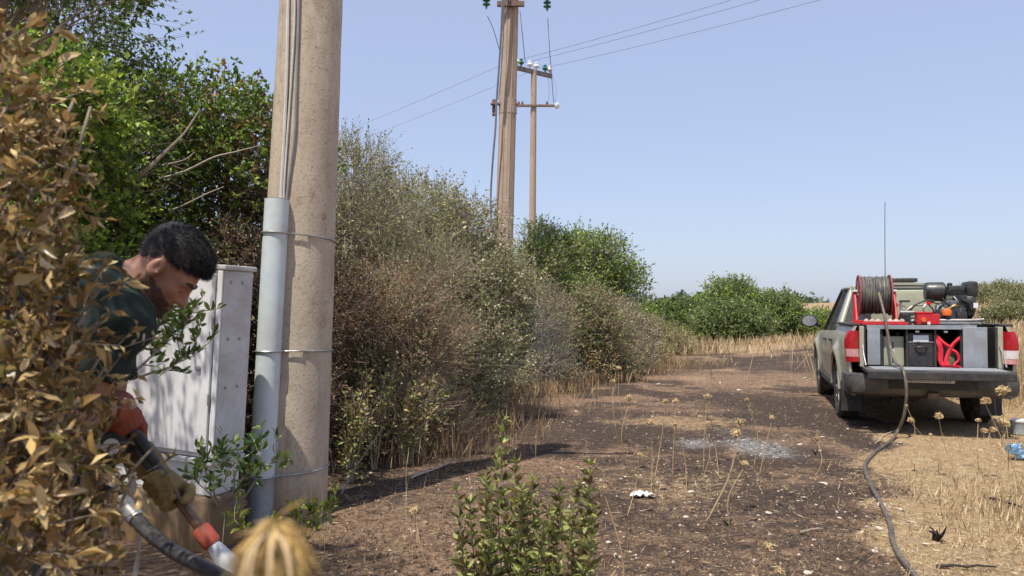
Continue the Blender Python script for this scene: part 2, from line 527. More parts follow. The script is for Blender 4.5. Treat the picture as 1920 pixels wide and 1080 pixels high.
def strap(z, name='strap', r=.0062, tilt=0.0):
    pts = []
    ctr = axis * z; R = pole_r(z) + .006
    cc = on_pole(z, cside, rc * .62); c2 = np.array([cc[0] - ctr[0], cc[1] - ctr[1]]); a0 = math.atan2(c2[1], c2[0]); dc = np.hypot(*c2)
    for k in range(96):
        a = 2 * math.pi * k / 96
        rr = R
        da = (a - a0 + math.pi) % (2 * math.pi) - math.pi
        q = dc * math.cos(da); s2 = (rc + .006) ** 2 - (dc * math.sin(da)) ** 2
        if s2 > 0: rr = max(rr, q + math.sqrt(s2))
        # taut wire leaves the pole on a straight line to the conduit
        if abs(da) < .75: rr = max(rr, (R + .01) / max(.3, math.cos((abs(da) - .75) * .55)) if abs(da) < .74 else R)
        pts.append((ctr[0] + rr * math.cos(a), ctr[1] + rr * math.sin(a), ctr[2] + tilt * math.cos(a - a0 + .4)))
    pts.append(pts[0])
    return MB().tube(pts, r, 6, False).build(name, 'galv', root, True)
strap(at(520, 440, 5.35)[2] - pb[2], tilt=.02)
strap(at(520, 660, 5.35)[2] - pb[2], tilt=.004)
strap(at(520, 892, 5.35)[2] - pb[2], tilt=-.01)
wz = at(540, 180, 5.4)[2]
def pole_cable(pxs, mat, r):
    P = []
    for px, py in pxs:
        p = at(px, py, 5.36) - pb
        # lay it against the shaft
        ctr = axis * p[2]; R = pole_r(p[2]) + r
        dx = p[0] - ctr[0]; dx = max(-R * .97, min(R * .97, dx))
        P.append((p[0], ctr[1] - math.sqrt(R * R - dx * dx) - .006, p[2]))
    P[-1] = tuple(np.array(P[-1]))
    MB().tube(curve_pts(P, 30), r, 6).build('cable', mat, root, True)
pole_cable([(533, -420), (531, -200), (529, 0), (528, 130), (524, 260), (520, 340), (519, 392)], 'cable_white', .011)
pole_cable([(560, -420), (556, -200), (551, 0), (548, 130), (545, 240), (536, 320), (528, 392)], 'cable_grey', .0085)
pole_cable([(537, -420), (538, -200), (543, 0), (538, 130), (530, 260), (526, 330), (524, 392)], 'cable_white', .007)
MB().lathe([(.03, 0), (.03, .02), (.02, .028)], on_pole(at(610, 400, 5.4)[2] - pb[2], unit(np.array([.75, -.66, 0])), -.006), 'y', 10).build('cast_hole', 'rust', root, True)
MB().box((-.16, -.16, PH), (.24, .16, PH + .03), .01).build('cap', 'concrete', root)
mdl = MB()
mdl.box((axis[0] * 7.2 - .9, axis[1] * 7.2 - .35, 7.15), (axis[0] * 7.2 + .9, axis[1] * 7.2 - .26, 7.25), .008).build('crossarm', 'rust', root)

# middle pole
D2 = 15.0
b2 = np.array([at(937, 600, D2)[0], D2, 0.0]); b2[2] = float(H(b2[0], b2[1])) - .1
t2 = at(958, 0, D2 + .3) - b2; ax2 = t2 / t2[2]
r2 = tag(empty('utility_pole', b2), 'slender concrete pole with dark loose cable rising out of the hedge', 'utility pole')
zs = np.linspace(0, 8.2, 12)
MB().tube([ax2 * z for z in zs], [.185 - .0045 * z for z in zs], 12).build('shaft', 'concrete_far', r2)
for s in (-1, 1):                                            # flutes of the cast shaft
    MB().tube([ax2 * z + np.array([s * .06, -(.175 - .0045 * z), 0]) for z in zs], .012, 5).build('edge_rib', 'concrete_far', r2)
zt = at(958, 4, D2)[2] - b2[2]
MB().box(ax2 * zt + [-.26, -.24, -.05], ax2 * zt + [.26, -.17, .05], .008).build('bracket', 'rust', r2)
bra = MB(); bra.box(ax2 * (zt + .22) + [-.95, -.21, -.04], ax2 * (zt + .22) + [.85, -.11, .05], .008); bra.build('crossarm', 'rust', r2)
def string_insulator(parent, p, n=4, r=.075, mat='glass_green', step=.075):
    m_ = MB(); prof = [(.012, .06)]
    for k in range(n):
        z = -k * step
        prof += [(.02, z), (r, z - .015), (r * .95, z - .03), (.03, z - .042)]
    prof += [(.018, -n * step), (.012, -n * step - .03)]
    return m_.lathe(prof[::-1], p, 'z', 14).build('insulator', mat, parent, True)
for px, py in ((912, 6), (1026, 10)):
    p = at(px, py, D2 - .1) - b2
    string_insulator(r2, p + [0, 0, .22], 4)
zcl = at(950, 195, D2)[2] - b2[2]
MB().lathe([(.172, -.14), (.172, .14)], ax2 * zcl, 'z', 14).build('clamp', speckled('clamp_band', (.34, .26, .2), (.42, .34, .27), 20, .8, 0, .1), r2, True)
MB().box(ax2 * zcl + [-.30, -.05, -.17], ax2 * zcl + [-.21, .05, .14], .01).build('clamp_bolt', 'rust', r2)
MB().box(ax2 * zcl + [-.33, -.10, .02], ax2 * zcl + [.19, -.02, .06], .008).build('clamp_arm', 'rust', r2)
P = [at(x, y, D2 - .12) - b2 for x, y in ((943, -60), (941, 30), (936, 120), (931, 190), (929, 240), (924, 300), (920, 372), (922, 430), (930, 520))]
MB().tube(curve_pts(P, 40), .021, 6).build('cable', 'wire', r2, True)
P = [at(x, y, D2 - .12) - b2 for x, y in ((946, -60), (944, 60), (939, 140), (935, 186))]
MB().tube(curve_pts(P, 16), .012, 6).build('cable', 'wire', r2, True)
for a_, b_, c_ in (((914, 30), (925, 55), (936, 92)), ((1027, 34), (1031, 100), (1038, 192)), ((975, 20), (979, 60), (985, 118))):
    MB().tube(curve_pts([at(x, y, D2 + (.0 if k < 2 else .4)) - b2 for k, (x, y) in enumerate((a_, b_, c_))], 14), .007, 5).build('jumper_wire', 'wire', r2)

# far pole
D3 = 30.0
b3 = np.array([at(996, 560, D3)[0], D3, 0.0]); b3[2] = float(H(b3[0], b3[1]))
t3 = at(1001, 135, D3) - b3; ax3 = t3 / t3[2]; z3 = t3[2]
r3 = tag(empty('utility_pole', b3), 'distant pole topped by slanting crossarm with green and clear glass insulators', 'utility pole')
zs = np.linspace(0, z3 + .05, 8)
MB().tube([ax3 * z for z in zs], [.15 - .004 * z for z in zs], 14).build('shaft', 'concrete_far', r3, True)
adir = unit(np.array([.78, .62, 0]))
c3 = ax3 * z3
m_ = MB(); A = c3 - adir * .88; B = c3 + adir * .88
pr = np.array([-adir[1], adir[0], 0]) * .06; up = np.array([0, 0, .075])
m_.add([A - pr - up, A + pr - up, A + pr + up, A - pr + up, B - pr - up, B + pr - up, B + pr + up, B - pr + up],
       [(0, 1, 2, 3), (7, 6, 5, 4), (0, 4, 5, 1), (1, 5, 6, 2), (2, 6, 7, 3), (3, 7, 4, 0)])
m_.build('crossarm', speckled('weathered_arm', (.12, .11, .11), (.2, .18, .17), 12, .8, .2, .2), r3)
ends = []
for k, (t, mt) in enumerate(((-.82, 'glass_clear'), (-.62, 'glass_green'), (-.20, 'glass_clear'), (.12, 'glass_clear'), (.56, 'glass_green'), (.80, 'glass_clear'))):
    p = c3 + adir * t + np.array([0, 0, .08])
    MB().lathe([(.03, 0), (.03, .08), (.10, .11), (.115, .16), (.085, .21), (.06, .23), (.07, .27), (.03, .31)], p, 'z', 14).build('insulator', mt, r3, True)
    ends.append(p + np.array([0, 0, .28]))
zl = at(1000, 200, D3)[2] - b3[2]
MB().box(ax3 * zl + [-.66, -.17, -.045], ax3 * zl + [.78, -.10, .045], .01).build('lower_arm', 'rust', r3)
MB().lathe([(.02, -.10), (.10, -.06), (.14, 0), (.10, .06), (.02, .10)], ax3 * zl + [.88, -.13, 0], 'x', 14).build('end_insulator', 'glass_clear', r3, True)
for dx in (-.55, -.42, .5): MB().lathe([(.03, 0), (.045, .05), (.03, .12)], ax3 * zl + [dx, -.13, .045], 'z', 8).build('pin', 'rust', r3, True)
for x_ in (.36, .62):
    MB().tube(curve_pts([c3 + adir * (.62 if x_ < .5 else .8) + [0, 0, .2], c3 + [x_ + .22, .1, -.5], ax3 * zl + [x_ + .2, -.13, .08]], 14), .008, 5).build('jumper_wire', 'wire', r3)

def power_line(p0, p1, sag, label, r=.010):
    p0 = np.asarray(p0); p1 = np.asarray(p1); t = np.linspace(0, 1, 40)[:, None]
    P = p0 + (p1 - p0) * t; P[:, 2] -= sag * 4 * (t * (1 - t))[:, 0]
    o = MB().tube(P - p0, r, 5).build('power_line', 'wire', None, True, p0)
    tag(o, label, 'wire', 'overhead lines on the far pole')
E3 = [e + b3 for e in ends]
wd = np.array([.68, -.73, 0])
for k, sag, dz, lab in ((1, 1.0, 1.6, 'thin overhead wire, highest of three rising right from the far crossarm'), (2, 1.05, 1.45, 'thin overhead wire, middle of three rising right from the far crossarm'), (5, 1.0, .9, 'thin overhead wire, lowest of three rising right from the far crossarm')):
    power_line(E3[k], E3[k] + wd * 46 + [0, 0, dz], sag, lab, .007)
wd2 = np.array([-.72, .69, 0])
for k, lab in ((0, 'faint far wire, upper of two sloping down left behind the middle pole'), (4, 'faint far wire, lower of two sloping down left behind the middle pole')):
    power_line(E3[k], E3[k] + wd2 * 60 + [0, 0, -1.5], 1.2, lab, .006)

# ------------------------------------------------------------------ electric cabinet
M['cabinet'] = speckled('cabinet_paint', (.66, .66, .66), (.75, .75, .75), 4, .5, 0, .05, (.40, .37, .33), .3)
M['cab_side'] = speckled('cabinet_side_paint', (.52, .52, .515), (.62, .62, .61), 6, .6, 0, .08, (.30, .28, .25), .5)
M['dark_gap'] = speckled('dark_gap', (.02, .02, .02), (.03, .03, .03), 8, .9, 0, 0)
ccorner = at(398, 490, 4.75)                                    # front right top corner
ca = math.radians(20)
cr = tag(empty('electric_cabinet', (ccorner[0], ccorner[1], 0), 0), 'pale grey metal electric cabinet with riveted side beside the thick pole', 'cabinet')
cr.rotation_euler = (0, math.radians(3.2), -ca)
# local: x right (0 at the corner, body to -w), y back, z up
w_, d_, hh_ = .78, .265, ccorner[2] - .02
zb = hh_ - 1.15
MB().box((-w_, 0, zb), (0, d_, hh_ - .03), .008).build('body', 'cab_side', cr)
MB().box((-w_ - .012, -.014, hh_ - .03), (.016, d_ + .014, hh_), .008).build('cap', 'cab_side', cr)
MB().box((-w_ + .03, -.022, zb + .03), (-.05, -.001, hh_ - .055), .006).build('door', 'cabinet', cr)
MB().box((-.040, -.012, zb + .01), (-.003, -.001, hh_ - .035), .004).build('corner_strip', 'cabinet', cr)
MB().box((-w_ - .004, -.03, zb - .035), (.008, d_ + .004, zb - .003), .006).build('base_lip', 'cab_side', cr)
MB().box((-w_ + .02, .012, .30), (-.02, d_ - .01, zb - .036), .006).build('lower_panel', 'cabinet', cr)
MB().box((-w_ - .02, -.03, -.15), (.02, d_ + .02, .298), .02).build('plinth', concrete('plinth_concrete', (.17, .125, .09), (.27, .21, .16)), cr)
for z in (hh_ - .10, hh_ - .44, zb + .42, zb + .10):
    for y in (.06, d_ - .10):
        MB().lathe([(.010, 0), (.010, .004), (.005, .008)], (0.0, y, z), 'x', 8).build('rivet', 'galv', cr, True)
MB().lathe([(.016, 0), (.016, -.012), (.009, -.016)][::-1], (-.13, -.022, hh_ - .62), 'y', 12).build('lock', 'galv', cr, True)
for z in (hh_ - .35, zb + .35): MB().box((-.052, -.030, z - .035), (-.040, -.010, z + .035), .003).build('hinge', 'galv', cr)

# ------------------------------------------------------------------ trees and shrubs
def crown_arrays(lobes, n, per, Ls, spread, up=.35, inner=.45):
    """sprig starts A, sprig ends B, leaf bases and leaf directions inside a set of ellipsoidal lobes"""
    lob = np.asarray(lobes, float)
    wts = (lob[:, 3] * lob[:, 5]) ** 1.2; wts /= wts.sum()
    k = rng.choice(len(lob), n, p=wts)
    d = rdir(n, .25)
    # lumpy lobe surface so that the outline is uneven
    lump = 1 + .22 * np.sin(d[:, 0] * 5 + k * 1.7) * np.cos(d[:, 1] * 6 + k) + .16 * np.sin(d[:, 2] * 9 + d[:, 0] * 7 + k * 2.3)
    r = (inner + (1 - inner) * rng.random(n) ** .55) * lump
    A = lob[k, :3] + d * r[:, None] * lob[k, 3:6]
    dirs = unit(d * .8 + rdir(n) * .75 + np.array([0, 0, up]))
    Lx = Ls * (.55 + .9 * rng.random(n))
    B = A + dirs * Lx[:, None]
    t = rng.random((n, per)) ** .8
    base = A[:, None] + (B - A)[:, None] * t[..., None]
    ld = unit(dirs[:, None] * .55 + rdir(n * per).reshape(n, per, 3) * spread)
    return A, B, base.reshape(-1, 3), ld.reshape(-1, 3), k
def tree(name, label, cat, base, lobes, n, per, Ls, leaf, pal, mat='leaf', trunk=.05, twig=.002, spread=.75, group=None, bark='bark', stems=1, up=.35, inner=.45, dead=0, bare=None, pal2=None, p2=0.0, jit=.2):
    base = np.array([base[0], base[1], float(H(base[0], base[1])) - .03])
    root = tag(empty(name, base), label, cat, group)
    A, B, lb, ld, k = crown_arrays(lobes, n, per, Ls, spread, up, inner)
    N = len(lb)
    col = pick(pal, n, .12)
    if pal2 is not None:                                    # whole sprigs of a second tint
        q = rng.random(n) < p2 * (.4 + 1.2 * vnoise(A[:, 0] * 2.2 + 50, A[:, 2] * 2.2 + A[:, 1], 31))
        col[q] = pick(pal2, int(q.sum()), .15)
    col = np.repeat(col, per, 0) * (1 + rng.normal(0, jit, (N, 1)))
    col = np.clip(col, .003, .9)
    L = leaf[0] * (.6 + .8 * rng.random(N)); W = leaf[1] * (.7 + .6 * rng.random(N))
    link('crown' if cat == 'tree' else 'foliage', leaves_mesh('foliage', lb - base, ld, L, W, col), mat, root)['kind'] = 'stuff'
    st = MB(); lob = np.asarray(lobes, float)
    feet = [base + np.array([rng.normal(0, .12) * (stems > 1), rng.normal(0, .12) * (stems > 1), -.05]) for _ in range(stems)]
    hubs = []
    for i, c in enumerate(lob):
        f = feet[i % stems]
        p = branch_path(f, c[:3], 8, .10)
        tr = trunk * (.75 if i >= stems else 1)
        st.tube(p - base, np.linspace(tr, tr * .25, 8), 6)
        hubs.append(p)
    SV, ST = np.array(st.v), []
    for f_ in st.f:
        for q in range(1, len(f_) - 1): ST.append((f_[0], f_[q], f_[q + 1]))
    ST = np.array(ST)
    # twigs: each sprig, plus links from the lobe branches out to some of the sprigs
    V1, T1 = twigs_arrays(A - base, B - base, twig)
    m_ = min(n, max(30, n // 8)); sel = rng.choice(n, m_, replace=False)
    H0 = np.array([hubs[k[s]][rng.integers(4, 8)] for s in sel])
    V2, T2 = twigs_arrays(H0 - base, A[sel] - base, twig * 2.2)
    V = np.concatenate([SV, V1, V2]); T = np.concatenate([ST, T1 + len(SV), T2 + len(SV) + len(V1)])
    me_ = np_mesh('stems', V, T)
    link('trunk' if cat == 'tree' else 'stems', me_, bark, root)
    return root
def dome(cx, cy, z0, z1, rad, n, seed, ry=None, squash=.62):
    """lobes filling a dome from z0 to z1"""
    g = np.random.default_rng(seed); out = []
    ry = ry or rad
    for i in range(n):
        h = (i + .5) / n
        a = i * 2.4 + g.random() * .8
        w = math.sqrt(max(.02, 1 - (h ** 1.7)))
        rr = (.35 + .45 * g.random()) * w
        s = rad * (.34 + .20 * g.random()) * (.75 + .35 * w)
        z = z0 + (z1 - z0) * h * .92
        out.append((cx + rad * rr * math.cos(a), cy + ry * rr * math.sin(a), min(z, z1 - s * squash * .8), s, s, s * squash * (1.1 + .3 * g.random())))
    return out
G_LENT = [(.10, .175, .025), (.145, .235, .034), (.19, .29, .045), (.08, .14, .024), (.24, .33, .06)]
G_DARK = [(.06, .11, .026), (.085, .145, .033), (.11, .17, .04)]
G_BRIGHT = [(.24, .35, .045), (.31, .41, .06), (.17, .28, .035), (.37, .45, .08)]
G_BROWN = [(.24, .145, .055), (.30, .19, .075), (.17, .10, .045)]
G_OLIVE = [(.24, .26, .11), (.30, .32, .14), (.19, .21, .085), (.36, .37, .19)]
G_GREY = [(.38, .335, .235), (.47, .42, .31), (.29, .25, .17), (.53, .48, .37), (.33, .235, .14)]
G_FAR = [(.16, .22, .085), (.20, .265, .10), (.25, .31, .125), (.13, .185, .075)]  # greens muted with grey, distance haze put into the leaf colour

# big mastic trees on the left
tree('mastic_tree', 'tall dark green tree closing the top left corner of the view', 'tree', (-4.3, 6.6), dome(-4.3, 6.6, .8, 5.3, 1.65, 14, 3), 7000, 8, .28, (.040, .013), G_LENT, trunk=.10, twig=.003, pal2=G_DARK, p2=.5)
L1 = dome(-3.4, 7.3, .5, 3.55, 1.25, 13, 5) + [(-2.35, 7.0, 2.85, .5, .5, .40), (-2.15, 7.1, 2.6, .45, .45, .5), (-2.75, 6.9, 3.05, .5, .5, .35)]
tree('mastic_tree', 'green mastic tree with bare pale branches rising behind the cabinet and man', 'tree', (-3.3, 7.3), L1, 7500, 8, .22, (.044, .015), G_LENT + G_BRIGHT[:2], trunk=.07, twig=.003, pal2=G_BROWN, p2=.18, inner=.55)
tree('mastic_shrub', 'bright yellow-green mastic shrub behind the withered shrub at the left edge', 'shrub', (-3.3, 5.3), dome(-3.3, 5.35, .3, 3.25, .92, 12, 8), 5200, 8, .18, (.046, .017), G_BRIGHT, trunk=.04, twig=.0025, pal2=G_LENT, p2=.45, stems=2)
tree('overhanging_tree', 'dark leafy tree hanging over the top left corner above the man', 'tree', (-3.5, 2.7), [(-2.2, 3.1, 3.05, .75, .6, .42), (-2.9, 2.5, 3.5, .9, .8, .6), (-2.35, 2.0, 3.6, .75, .7, .5), (-3.4, 3.2, 3.4, .9, .8, .6), (-2.05, 2.5, 3.35, .55, .55, .40), (-3.2, 1.7, 3.5, .8, .7, .5), (-1.75, 3.35, 3.0, .40, .4, .30), (-2.55, 3.85, 3.25, .38, .38, .3), (-1.55, 1.35, 3.1, .55, .45, .35), (-1.95, 1.75, 3.3, .6, .5, .4)], 4000, 8, .20, (.034, .011), G_DARK, trunk=.09, twig=.003, pal2=G_LENT, p2=.4)  # last three lobes are unseen, added to dapple the cabinet and shade the man
tree('dry_mastic', 'dry olive-brown shrub filling the gap between cabinet and thick pole', 'shrub', (-2.15, 7.1), dome(-2.15, 7.1, .15, 2.75, .85, 11, 12), 5200, 8, .17, (.026, .008), G_OLIVE, 'dry', trunk=.04, twig=.0028, stems=3, pal2=[(.16, .10, .06), (.22, .14, .075), (.11, .075, .05)], p2=.9)
# bare pale branches of the mastic tree
def bare_branch(root, pts, r, mat='bark_pale', name='bare_branch'):
    P = np.array(pts) - np.array(root.location)
    return MB().tube(curve_pts(P, 14), np.linspace(r, r * .3, len(curve_pts(P, 14))), 6).build(name, mat, root, True)
mt = [o for o in C.objects if o.get('label', '').startswith('green mastic tree')][0]
bare_branch(mt, [at(240, 345, 5.9), at(268, 325, 5.7), at(310, 285, 5.65), at(345, 250, 5.6), at(375, 205, 5.6)], .017)
bare_branch(mt, [at(300, 335, 5.8), at(345, 322, 5.65), at(400, 295, 5.6), at(440, 285, 5.6), at(490, 272, 5.7)], .009)
bare_branch(mt, [at(318, 396, 5.8), at(350, 382, 5.65), at(390, 362, 5.6), at(420, 350, 5.7)], .007)
bare_branch(mt, [at(305, 310, 5.7), at(345, 300, 5.6), at(365, 285, 5.6)], .006)

# grey twiggy hedge running back along the track
SCRUB = 'scrub bushes of the hedge'
def scrub(x, y, z1, rad, label, n, pal, pal2, p2, seed, leaf=(.027, .0068), twig=.0026, Ls=.30, z0=.15, ry=None, lob=10, per=7, extra=()):
    return tree('hedge_shrub', label, 'shrub', (x, y), dome(x, y, z0, z1, rad, lob, seed, ry) + list(extra), n, per, Ls, leaf, pal, 'scrub', .035, twig, 1.0, SCRUB, 'twig', 4, .5, .35, pal2=pal2, p2=p2, jit=.12)
scrub(-1.60, 9.0, 3.25, 1.15, 'tall grey-brown twiggy shrub directly behind the thick concrete pole', 10500, G_GREY, G_OLIVE, .75, 41)
scrub(-1.12, 8.1, 1.85, .66, 'low brown twiggy shrub leaning towards the track just right of the thick pole', 5600, [(.34, .22, .12), (.42, .29, .16), (.24, .15, .085)], G_OLIVE, .3, 42, z0=.05)
scrub(-.85, 10.3, 3.05, 1.05, 'rounded olive-grey shrub just left of the slender middle pole', 8000, G_OLIVE, G_GREY, .35, 43, leaf=(.036, .011))
scrub(-.40, 10.7, 2.35, .55, 'dark green bush at the foot of the slender middle pole', 4000, G_LENT, G_OLIVE, .8, 44, leaf=(.034, .012), z0=.9)
scrub(-1.9, 11.5, 3.1, 1.3, 'grey wispy-topped shrub peeping over the hedge left of the middle pole', 6000, G_GREY, G_OLIVE, .8, 45)
scrub(.75, 16.8, 3.25, 1.05, 'grey-green shrub just right of the slender middle pole', 7000, G_OLIVE, G_LENT, .7, 46, leaf=(.045, .015), twig=.004)
scrub(.35, 14.2, 1.7, .85, 'brown scorched shrub low in front of the middle pole', 5000, [(.20, .13, .08), (.26, .17, .10), (.15, .10, .07)], G_OLIVE, .5, 47, leaf=(.03, .009), twig=.004, z0=.05)
scrub(1.55, 16.2, 1.75, .85, 'olive scorched bush at the hedge edge near the track', 4500, G_OLIVE, [(.30, .20, .11)], .35, 48, leaf=(.042, .013), twig=.004, z0=.05)
tree('green_bush', 'fresh green rounded bush standing highest at the far end of the hedge', 'shrub', (2.15, 21.0), dome(1.9, 21, .3, 3.3, 1.5, 12, 51) + [(2.9, 21, 2.0, .6, .6, .6)], 7500, 7, .34, (.06, .020), G_FAR, trunk=.05, twig=.005, stems=3, pal2=G_BRIGHT, p2=.5)
scrub(2.3, 18.3, 1.55, .95, 'pale grey-green bush beside the track below the fresh green bush', 4500, [(.22, .22, .12), (.27, .26, .15), (.18, .19, .10)], G_GREY, .4, 52, leaf=(.036, .009), twig=.004, z0=.0)
scrub(3.3, 21.3, 1.0, .75, 'yellowish dry bush where the hedge meets the track', 3000, [(.34, .26, .11), (.38, .30, .13), (.26, .22, .10)], G_OLIVE, .4, 53, leaf=(.05, .010), twig=.005, z0=.0)
scrub(4.6, 26.0, 1.0, 1.1, 'low yellow-olive bush at the far end of the track', 2600, [(.32, .28, .09), (.36, .30, .11), (.24, .23, .08)], G_OLIVE, .4, 54, leaf=(.06, .012), twig=.005, z0=.0)
# green thicket at the end of the track
FG = 'green bushes of the thicket'
for i, (x, y, z1, rd, lab) in enumerate(((7.2, 33.5, 1.45, 1.5, 'green bush forming the left shoulder of the thicket'), (9.3, 34, 2.45, 1.9, 'green bush forming the highest middle of the thicket'), (11.0, 33.5, 1.8, 1.6, 'green bush right of the thicket middle beside the pickup mirror'), (12.5, 33.0, .95, 1.2, 'low green bush at the right end of the thicket near the pickup'), (8.6, 31.6, 1.35, 1.6, 'lower green bush in front of the thicket middle'), (5.6, 34, 1.3, 1.2, 'small olive bush between the hedge and the thicket'))):
    tree('thicket_bush', lab, 'shrub', (x, y), dome(x, y, .2, z1, rd, 11, 60 + i), 4200, 7, .40, (.085, .030), G_FAR, trunk=.05, twig=.006, stems=3, group=FG, pal2=G_BRIGHT if i % 2 else G_LENT, p2=.5)
# slope on the right behind the pickup, with scrub
for i, (px, d, top, rd, lab) in enumerate(((1905, 46, 556, 1.9, 'largest olive scrub bush on the slope at the right edge'), (1862, 47, 578, 1.5, 'round olive scrub bush on the slope just right of the pump engine'), (1950, 42, 562, 1.8, 'olive scrub bush half cut by the right edge of the view'), (1838, 52, 584, 1.4, 'smaller olive scrub bush low on the slope behind the pump engine'), (1892, 38, 580, 1.0, 'pale olive bush lowest on the slope at the right edge'))):
    p = at(px, 590, d); hz = float(H(p[0], p[1])); zt_ = at(px, top, d)[2]
    tree('slope_shrub', lab, 'shrub', (p[0], p[1]), dome(p[0], p[1], hz + .1, max(zt_ - .55, hz + .5), rd, 9, 80 + i), 2600, 6, .4, (.09, .028), [(.26, .27, .12), (.31, .32, .15), (.22, .23, .10)], trunk=.05, twig=.006, stems=3, group='bushes on the right slope', pal2=G_OLIVE, p2=.5)
# far tree line on the horizon
tl = []
for i in range(70):
    x = -140 + i * 5.2 + rng.normal(0, 1.5); y = 150 + rng.normal(0, 14)
    s = 1.7 + rng.random() * 1.8
    z = float(H(x, y)); tl.append((x, y, z + .1 * s, s * 1.4, s, s * .58))
A_, B_, lb_, ld_, _ = crown_arrays(tl, 9000, 3, 1.2, .8)
link('treeline', leaves_mesh('treeline', lb_, ld_, .8 * (.6 + .8 * rng.random(len(lb_))), .36, pick([(.10, .14, .075), (.13, .165, .09), (.085, .12, .07)], len(lb_))), 'leaf')
tag(bpy.data.objects['treeline'], 'far grey-green belt of trees along the horizon', 'trees', kind='stuff')

# ------------------------------------------------------------------ pickup
M['paint'] = speckled('khaki_paint', (.37, .365, .285), (.42, .415, .33), 3, .36, .1, .03, (.36, .31, .23), .40)
M['paint'].node_tree.nodes['Principled BSDF'].inputs['Coat Weight'].default_value = .25
M['plastic'] = speckled('black_plastic', (.018, .018, .019), (.032, .032, .033), 20, .55, 0, .15, (.12, .10, .08), .25)
M['bumper'] = speckled('dusty_bumper', (.055, .056, .06), (.085, .085, .09), 9, .42, .35, .05, (.22, .19, .15), .35)
M['rubber'] = speckled('tyre_rubber', (.02, .02, .02), (.035, .034, .033), 20, .85, 0, .4, (.22, .18, .14), .5)
M['alloy'] = speckled('wheel_rim', (.28, .28, .28), (.4, .4, .4), 14, .4, .8, .05, (.2, .16, .12), .3)
M['alu'] = speckled('grey_aluminium', (.27, .31, .35), (.36, .40, .44), 7, .42, .35, .05, (.24, .22, .2), .35)
M['grey_panel'] = speckled('grey_side_panel', (.26, .28, .31), (.34, .36, .39), 5, .5, .2, .05, (.2, .2, .2), .3)
M['red_lamp'] = speckled('red_lamp', (.28, .008, .012), (.44, .015, .025), 30, .12, 0, 0)
M['clear_lamp'] = speckled('clear_lamp', (.45, .20, .20), (.62, .34, .32), 40, .15, 0, 0)
M['white_lamp'] = speckled('white_lamp', (.55, .50, .50), (.7, .66, .66), 40, .15, 0, 0)
M['red_paint'] = speckled('red_paint', (.50, .012, .02), (.62, .02, .03), 12, .38, 0, .05, (.25, .08, .05), .2)
M['red_cloth'] = speckled('red_cloth', (.55, .01, .025), (.68, .02, .045), 14, .75, 0, .3)
M['orange'] = speckled('orange_plastic', (.60, .12, .015), (.7, .17, .03), 14, .45, 0, .05)
M['hose'] = speckled('black_hose', (.045, .045, .045), (.10, .098, .095), 16, .5, 0, .1, (.26, .22, .17), .35)
M['dusty_hose'] = speckled('dusty_hose', (.05, .045, .04), (.09, .08, .07), 20, .6, 0, .1, (.25, .19, .13), .35)
M['engine'] = speckled('engine_black', (.015, .016, .018), (.04, .042, .046), 14, .4, .2, .1, (.1, .09, .08), .25)
M['engine_grey'] = speckled('engine_grey', (.12, .13, .14), (.2, .21, .22), 14, .45, .5, .1)
M['label'] = speckled('white_label', (.68, .70, .76), (.74, .76, .82), 14, .5, 0, 0)
M['beige'] = speckled('beige_box', (.34, .35, .25), (.40, .41, .30), 6, .55, 0, .05, (.25, .22, .16), .3)
M['white_plastic'] = speckled('white_plastic', (.66, .66, .66), (.74, .74, .74), 8, .45, 0, .03, (.5, .45, .4), .25)
def glass_mat():
    m, n, l, b = new_mat('car_glass')
    b.inputs['Base Color'].default_value = (.05, .06, .06, 1)
    b.inputs['Roughness'].default_value = .06
    b.inputs['Transmission Weight'].default_value = .35
    f = noise(n, l, 5, 6, .7, coords(n))
    l.new(ramp(n, l, f, [(.3, (.05, .06, .06)), (.8, (.22, .21, .19))]), b.inputs['Base Color'])
    return m
M['glass'] = glass_mat()
TX, TY, TYAW = 4.82, 9.22, math.radians(16.5)
truck = tag(empty('pickup_truck', (TX, TY, .0), -TYAW), 'dusty khaki pickup with lowered tailgate and firefighting gear in its bed', 'pickup')
AX_R, AX_F, WR = 1.27, 4.355, .385
def arch(v, R=.475):
    z = np.full_like(v, .0)
    for c in (AX_R, AX_F):
        q = R * R - (v - c) ** 2
        z = np.maximum(z, np.where(q > 0, WR + np.sqrt(np.maximum(q, 0)), 0))
    return z
def half_w(v, z):
    u = .868 + .022 * np.exp(-((z - .86) / .18) ** 2) - .035 * np.clip((.62 - z) / .25, 0, 1) ** 2 - .055 * np.clip((z - .98) / .25, 0, 1.4) ** 2
    for c in (AX_R, AX_F):
        dd = np.sqrt((v - c) ** 2 + (z - WR) ** 2)
        u = u + .048 * np.exp(-((dd - .50) / .085) ** 2)
    u = u - .22 * np.clip((v - 4.55) / .75, 0, 1) ** 2 - .02 * np.clip((.18 - v) / .18, 0, 1) ** 2
    return u
def ztop(v):
    return np.where(v < 1.72, 1.225 - .004 * np.abs(v - 1), np.where(v < 3.75, 1.13 - .02 * (v - 1.72), 1.09 - .10 * np.clip((v - 3.75) / 1.4, 0, 1) ** 1.5))
def side_panel(name, s, v0, v1, nv=22, nz=12, top=None, low=.40, mat='paint', thick=.03):
    v = np.linspace(v0, v1, nv)
    lo = np.maximum(low, arch(v)); hi = ztop(v) if top is None else np.full_like(v, top)
    lo = np.minimum(lo, hi - .04)
    t = np.linspace(0, 1, nz)
    Z = lo[:, None] + (hi - lo)[:, None] * t[None]
    VV = np.repeat(v[:, None], nz, 1)
    U = half_w(VV, Z)
    P = np.stack([s * U, VV, Z], -1); Qn = np.stack([s * (U - thick), VV, Z], -1)
    return MB().shell(P, Qn).build(name, mat, truck, True)
